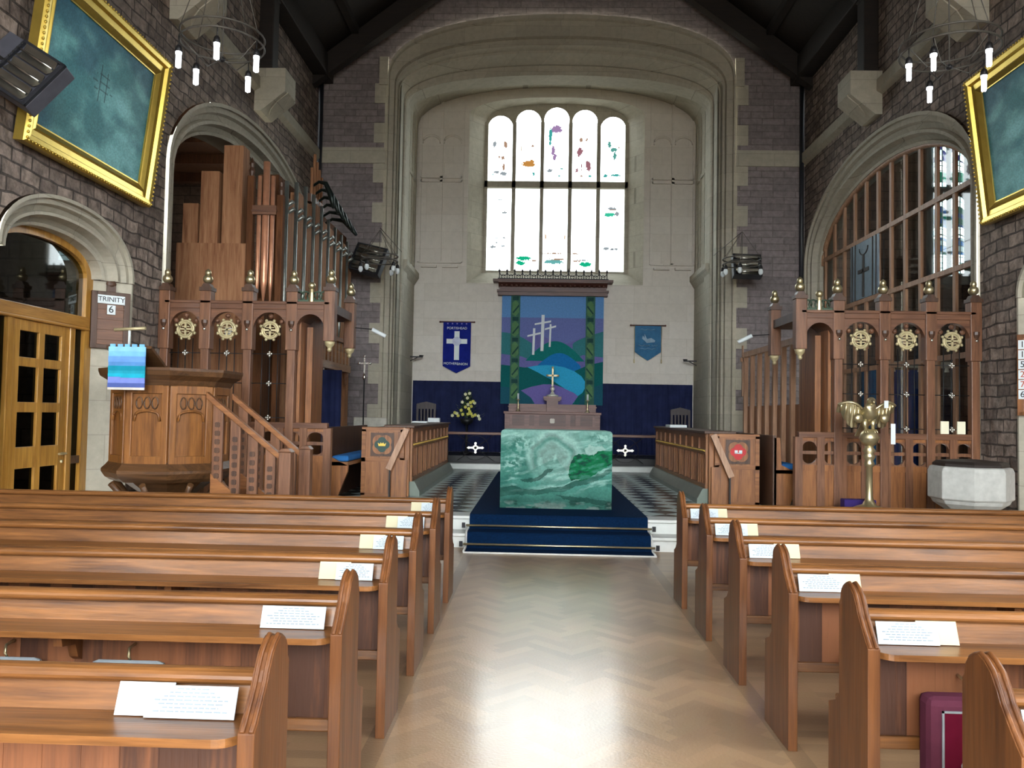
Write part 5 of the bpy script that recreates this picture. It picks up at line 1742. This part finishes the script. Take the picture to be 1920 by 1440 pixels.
# eagle: body leaning forward (towards the nave), head turned, tail behind
for s_ in (-1, 1):
    mb.tube([(s_ * .045, .0, 1.01), (s_ * .05, .01, 1.08), (s_ * .05, .02, 1.15)], [.022, .03, .05], 8)
    for q in (-1, 0, 1):
        mb.tube([(s_ * .045, 0, 1.02), (s_ * .045 + q * .025, -.05, 1.015), (s_ * .045 + q * .03, -.075, .985)], [.014, .011, .005], 6)
mb.tube([(0, .17, 1.05), (0, .12, 1.12), (0, .05, 1.19), (0, -.01, 1.25), (0, -.04, 1.31), (0, -.05, 1.35)], [.03, .075, .10, .095, .065, .05], 14)
mb.ball((0, -.06, 1.375), .05, .06, .048)
mb.tube([(0, -.11, 1.375), (0, -.145, 1.365), (0, -.155, 1.335)], [.026, .016, .004], 8)
mb.prism([(-.05, .14, 1.08), (.05, .14, 1.08), (.08, .24, .93), (-.08, .24, .93)], (0, .02, .012))
mb.build('eagle_body', M['brass'], t, smooth=False)
for s_ in (-1, 1):
    mb = MB()
    def wing(a, b, s_=s_):
        x = .07 + .28 * a
        z = 1.27 + .09 * sin(a * PI * .8) - (.10 + .20 * sin(min(1, a * 1.15) * PI)) * b + .012 * sin(a * 40) * b
        y = .02 + .06 * a - .05 * sin(a * PI) + .06 * b
        return (s_ * x, y, z)
    mb.grid(wing, 26, 8, smooth=True)
    mb.grid(lambda a, b: (wing(a, b)[0], wing(a, b)[1] + .022, wing(a, b)[2]), 26, 8, smooth=True)
    for q in range(5):
        a = .2 + .17 * q
        mb.tube([wing(a, .05), wing(a, .5), wing(a, 1.05)], [.012, .018, .008], 6)
    mb.tube([wing(i / 12, 0) for i in range(13)], .018, 8)
    mb.ball((s_ * .16, -.06, 1.16), .055, .04, .06)
    mb.build('wing', M['brass'], t)
for rb in ((.21, .265, .85, 1.10), (.13, .18, 1.29, 1.38)):
    mb = MB(); mb.box(rb[0], rb[1], -.125, -.12, rb[2], rb[3]); mb.build('ribbon', M['paper'], t, label='white ribbon marker')
o = MB(); o.box(3.92, 4.32, 10.31, 10.47, .471, .60); o = o.build('purple_hassock', M['purple'], bevel=.015); tag(o, 'purple box hassock at the foot of the brass lectern', 'hassock')
for lb, x in (('cream book standing on the dado ledge at the wall end of the font side screen', 5.445), ('second cream book beside it on the dado ledge of the font side screen', 5.662)):
    mb = MB(); mb.box(-.055, .055, 0, .022, 0, .17); o = mb.build('prayer_book', M['cream_paper'], bevel=.006); o.location = (x, 11.0, ZP + 1.101 - .085 + .0); tag(o, lb, 'book', 'books by the font side screen')
    o.location = (x, 10.852, ZP + 1.103)

# ------------------------------------------------------------------ organ
t = thing('pipe_organ', 'oak cased pipe organ filling the stone arch above the screen', 'organ', (-4.2, 12.2, ZP))
mb = MB(); mb.box(-1.45, -.08, .12, 5.5, 0, 3.0); mb.box(-.45, -.12, .75, 5.45, 3.0, 5.15); mb.build('case', M['organ_dark'], t)
mb = MB(); mb.box(-1.45, -.26, .0, .1, 1.0, 3.84); b = mb.build('front_boards', M['organ'], t)
for x0, x1, z in ((-1.39, -1.12, 4.47), (-1.12, -.80, 4.98), (-.77, -.43, 5.39)):
    mb = MB(); mb.box(x0 + .015, x1 - .015, .02, .3, 3.84, z); mb.build('square_wood_pipe', M['organ'], t, bevel=.006)
for x, z in ((-.30, 4.9), (.17, 4.6)):
    mb = MB(); mb.box(x - .05, x + .05, -.03, .07, 1.0, z); p = mb.build('corner_post', M['organ_dark'], t, bevel=.006)
    mb = MB(); mb.lathe([(.03, 0), (.05, .08), (.03, .14), (.045, .2), (.0, .3)], (x, .02, z), 8); mb.build('post_finial', M['screen_dark'], p)
for x, r_, z in ((-.165, .032, 4.9), (-.06, .052, 5.12), (.045, .032, 4.9)):
    mb = MB(); mb.lathe([(.012, 2.92), (r_, 3.25), (r_, z)], (x, .0, 0), 14); mb.build('copper_pipe', M['copper'], t, label='copper coloured organ pipe')
mb = MB(); mb.box(-.24, .13, -.09, -.04, 4.28, 4.42); mb.box(-.25, .14, -.1, -.04, 4.32, 4.35); mb.build('cross_band', M['screen_x'], t)
for k in range(9):
    y = .62 + .52 * k
    zt_ = 5.0 + .22 * sin(PI * min(1, k / 5)) - .03 * max(0, k - 5)
    mb = MB(); mb.lathe([(.014, 2.75), (.036, 3.05), (.036, zt_)], (.06, y, 0), 12); mb.build('tin_pipe', M['tin'], t, label='silvery organ pipe')
    mb = MB(); mb.box(-.08, .07, y + .12, y + .40, .6, zt_ - .25 + .12 * (k % 2)); mb.build('facade_post', M['organ'], t)
    mb = MB()
    for q in range(2):
        mb.tube([(-.05, y + .10 + .06 * q, 4.55 - .1 * q), (.16, y + .04 + .06 * q, 4.68 - .1 * q)], [.018, .035], 8)
    mb.build('trumpet', M['tin'], t)
for k in range(6):
    mb = MB()
    y = 2.35 + .2 * k
    q = .09 * k
    mb.tube([(-.05, y, 5.40 - q), (.10, y, 5.50 - q), (.24 + .02 * k, y - .04, 5.46 - q), (.36 + .03 * k, y - .1, 5.22 - q * .8), (.42 + .04 * k, y - .13, 4.98 - q * .6)], [.02, .03, .045, .06, .03], 9)
    mb.build('horn', M['dark_pipe'], t, label='dark flared horn pipe')
for k in range(5):
    mb = MB(); mb.lathe([(.03, 5.2), (.03, 5.75 + .1 * ((k * 3) % 4))], (-.02, 2.3 + .16 * k, 0), 8); mb.build('small_wood_pipe', M['organ'], t)
mb = MB(); mb.box(-.1, .0, 2.2, 3.1, 5.1, 5.25); mb.build('pipe_rack', M['screen_x'], t)
mb = MB(); mb.box(-.06, .32, 1.1, 4.3, 2.06, 2.2); mb.box(-.06, .34, 1.1, 4.3, 2.62, 2.70)
y = 1.15
while y < 4.25:
    mb.box(.22, .30, y, y + .16, 2.2, 2.62); y += .27
mb.build('gallery_front', M['oak_y'], t)
for y in (1.3, 2.3, 3.3, 4.2):
    mb = MB(); mb.lathe([(.0, 1.78), (.04, 1.82), (.03, 1.87), (.06, 1.95), (.07, 2.06)], (.24, y, 0), 10); mb.build('pendant', M['screen'], t)
curtain(-3.93, -3.55, 14.4, ZP + .02, 2.35, 'dark blue curtain hanging under the organ gallery', M['navy'], .12, .02)

mb = MB(); mb.box(-4.84, -4.72, 12.185, 12.198, 2.72, 2.86); o = mb.build('notice', M['paper']); tag(o, 'small white notice pinned to the organ front, seen through the parclose screen', 'paper')

# ------------------------------------------------------------------ framed paintings
def rect_loft(mb, m_, w, h, prof):
    prev = None
    for ins, q in prof:
        ring = [m_ @ Vector(p) for p in ((-w + ins, q, ins), (w - ins, q, ins), (w - ins, q, h - ins), (-w + ins, q, h - ins))]
        if prev:
            for i in range(4):
                j = (i + 1) % 4
                mb.poly([prev[i], prev[j], ring[j], ring[i]])
        prev = ring
def painting(sg, xw, yc, z0, w, h, lean, label, ship):
    t = thing('framed_painting', label, 'painting', (xw + sg * .03, yc, z0), 0, 'gilt framed sea paintings')
    th = math.asin(lean / h)
    # local: x along the wall, y out into the room, z up the canvas
    e = Vector((0, 1, 0)); n_ = Vector((sg * cos(th), 0, -sin(th))); g = Vector((sg * sin(th), 0, cos(th)))
    m_ = Matrix(((e.x, n_.x, g.x, 0), (e.y, n_.y, g.y, 0), (e.z, n_.z, g.z, 0), (0, 0, 0, 1)))
    mb = MB(); rect_loft(mb, m_, w, h, [(0, 0), (0, .10), (.03, .13), (.08, .12), (.10, .08), (.16, .07), (.18, .085), (.22, .055), (.25, .03)]); mb.build('gilt_frame', M['gold'], t)
    mb = MB(); rect_loft(mb, m_, w, h, [(.235, .03), (.235, .045), (.25, .045), (.25, .02)])
    for k in range(46):
        for zz in (.02, h - .02):
            mb.ball(m_ @ Vector((-w + .05 + (2 * w - .1) * k / 45, .13, zz)), .016, n=5, k=3)
    for k in range(34):
        for xx in (-w + .02, w - .02):
            mb.ball(m_ @ Vector((xx, .13, .04 + (h - .08) * k / 33)), .016, n=5, k=3)
    mb.build('frame_beading', M['gold'], t)
    mb = MB()
    ca, cb_, cc = lin('#3d7c82')[:3], lin('#7ec0c2')[:3], lin('#22586c')[:3]
    def col(a, b):
        x = fbm(a * 4, b * 4 + 3, 5)
        c = mixc(ca, cb_, sstep(.3, .7, x + .25 * (a - .45) - .1 * b))
        c = mixc(c, cc, sstep(.5, .75, fbm(a * 3 + 20, b * 3, 4)) * .8)
        c = mixc(c, cc, .6 * sstep(.75, 1, b))
        if ship:
            for (u, b0, b1, wd) in ((.47, .44, .74, .004), (.53, .46, .70, .004)):
                if abs(a - u) < wd and b0 < b < b1: c = mixc(c, (0, .02, .03), .7)
            for (b0, u0, u1, s_) in ((.60, .40, .58, .1), (.54, .42, .60, .12), (.66, .43, .56, .1)):
                if u0 < a < u1 and abs(b - b0 - s_ * (a - .5)) < .005: c = mixc(c, (0, .02, .03), .6)
        return tuple(q * (.85 + .3 * hsh(int(a * 400), int(b * 300))) for q in c) + (1,)
    mb.grid(lambda a, b: m_ @ Vector((-w + .24 + (2 * w - .48) * a, .03, .24 + (h - .48) * b)), 110, 84, col)
    mb.build('canvas', M['attr_paint'], t, fix=False)
painting(1, XL, 8.76, 4.18, 1.27, 1.88, .22, 'large gilt framed sea green painting with faint ship masts above the pine door', True)
painting(-1, XR, 9.34, 4.20, 1.27, 1.92, .22, 'large gilt framed sea green painting on the font side wall', False)

# ------------------------------------------------------------------ chandeliers
def chandelier(loc, R_, label, angs, group, small=False, top=2.6):
    t = thing('chandelier', label, 'chandelier', loc, 0, group)
    for nm, dz in (('hoop', 0), ('hoop', -.10)):
        mb = MB(); mb.tube([(R_ * cos(a * PI / 20), R_ * sin(a * PI / 20), dz) for a in range(40)], .011 if not small else .012, 6, closed=True); mb.build(nm, M['ring_iron'], t)
    mb = MB()
    hz = -.26 if not small else 0
    mb.tube([(0, 0, hz), (0, 0, top)], .008, 6)
    mb.build('stem', M['ring_iron'], t)
    if not small:
        mb = MB(); mb.ball((0, 0, hz), .035, .035, .03, n=10, k=6); mb.build('hub', M['iron'], t)
    for k, a in enumerate(angs):
        x, y = R_ * cos(a), R_ * sin(a)
        mb = MB(); mb.tube([(x, y, -.1), (x * .55, y * .55, hz - .02), (0, 0, hz)], .006, 5); mb.tube([(x, y, 0), (0, 0, top if top < 1 else 1.5)], .005, 5); mb.build('stay', M['ring_iron'], t)
        l_ = .12 if not small else .06
        mb = MB(); mb.tube([(x, y, -.1), (x, y, -.1 - l_)], .006, 5); mb.lathe([(.014, .04), (.03, .02), (.04, -.03), (.03, -.04)], (x, y, -.1 - l_ - .02), 10); hd = mb.build('lamp_holder', M['iron'], t)
        mb = MB()
        if small:
            mb.ball((x, y, -.1 - l_ - .11), .045, .045, .065, n=10, k=8); mb.build('bulb', M['paper'], hd)
        else:
            for q in range(4):
                u_ = Matrix.Translation((x + .016 * cos(q * PI / 2 + .4), y + .016 * sin(q * PI / 2 + .4), -.1 - l_ - .05))
                mb.lathe([(.013, 0), (.013, -.17), (.006, -.18)], (0, 0, 0), 8, u_)
            mb.lathe([(.032, 0), (.032, -.035)], (x, y, -.1 - l_ - .05), 10)
            mb.build('lamp_tube', M['bulb'], hd)
    return t
D = math.radians
chandelier((-3.50, 8.5, 5.68), .44, 'iron hoop chandelier with white tube lamps above the pulpit side', [D(q) for q in (150, 210, 72, 285, -16)], 'iron hoop chandeliers in the nave')
chandelier((4.32, 8.5, 5.63), .48, 'iron hoop chandelier with white tube lamps above the font side', [D(q) for q in (87, 20, 192, 226, 290)], 'iron hoop chandeliers in the nave')
chandelier((-3.13, 15.5, 4.66), .36, 'small pendant hoop with pale bulbs in front of the chancel arch, organ side', [D(q) for q in (190, 240, 330, 20, 60)], 'small pendant hoops in the chancel', True, .52)
chandelier((3.92, 15.5, 4.68), .36, 'small pendant hoop with pale bulbs in front of the chancel arch, font side', [D(q) for q in (160, 250, 330, 200)], 'small pendant hoops in the chancel', True, .54)
for x, lb in ((-3.13, 'thin dark cable holding the small pendant hoop, organ side'), (3.92, 'thin dark cable holding the small pendant hoop, font side')):
    mb = MB(); mb.tube([(x, 15.5, 5.215), (x - math.copysign(.3, x) * 0, YE - .0, 5.25)], .006, 5); o = mb.build('cable', M['iron']); tag(o, lb, 'cable')

# ------------------------------------------------------------------ quartz heaters, downpipes
def heater(loc, u_, v_, w, h, label, grey, wall):
    t = thing('wall_heater', label, 'heater', loc, 0, 'quartz lamp heaters')
    u_ = Vector(u_).normalized(); n_ = Vector(v_).cross(u_).normalized(); v_ = u_.cross(n_)
    m_ = Matrix(((u_.x, n_.x, v_.x, 0), (u_.y, n_.y, v_.y, 0), (u_.z, n_.z, v_.z, 0), (0, 0, 0, 1)))
    mb = MB(); mb.box(-w - (.22 if grey else 0), w, -.02, .14, -h, h, m_); mb.build('case', M['heater_grey'] if grey else M['heater'], t, bevel=.01)
    mb = MB()
    for x0, x1, z0, z1 in ((-w, w, -h, -h + .025), (-w, w, h - .025, h), (-w, -w + .025, -h, h), (w - .04, w, -h, h)):
        mb.box(x0, x1, -.05, -.02, z0, z1, m_)
    mb.build('rim', M['heater'], t)
    for k in range(3):
        z = h * (.62 - .62 * k)
        mb = MB()
        mb.grid(lambda a, b: m_ @ Vector((-w + .05 + (2 * w - .12) * a, -.022 - .03 * (1 - sin(PI * b)), z + h * .28 * (2 * b - 1))), 2, 10, smooth=True)
        rf = mb.build('reflector', M['tube'], t, fix=False)
        mb = MB(); mb.tube([m_ @ Vector((-w + .05, -.045, z)), m_ @ Vector((w - .07, -.045, z))], .011, 8); mb.build('quartz_tube', M['silver'], rf)
    mb = MB()
    for k in range(9):
        mb.ball(m_ @ Vector((-w + .015, -.05, -h + .05 + (2 * h - .1) * k / 8)), .014, n=6, k=4)
    mb.build('vent_studs', M['black'], t)
    L0 = Vector(loc)
    mb = MB(); mb.tube([m_ @ Vector((0, .12, 0)), Vector(wall) - L0], .02, 6); mb.build('wall_arm', M['iron'], t)
heater((-4.80, 7.2, 4.68), (.80, -.12, -.50), (.55, .25, .80), .26, .27, 'grey and black quartz heater in front of the painting over the pine door', True, (XL, 7.2, 4.9))
heater((-3.72, 17.2, 4.92), (.9, -.15, -.22), (.2, .25, .8), .36, .33, 'black quartz heater on the stone wall beside the chancel arch, organ side', False, (-3.9, YE, 5.0))
heater((4.46, 17.2, 4.88), (1, .0, -.02), (0, .3, .9), .30, .26, 'black quartz heater on the stone wall beside the chancel arch, font side', False, (4.6, YE, 5.0))
for x, lb in ((XL + .09, 'dark downpipe in the corner by the organ'), (XR - .09, 'dark downpipe in the corner by the chapel arch')):
    mb = MB(); mb.tube([(x, YE - .07, 3.2), (x, YE - .07, 9.1)], .05, 8); o = mb.build('downpipe', M['heater']); tag(o, lb, 'downpipe')
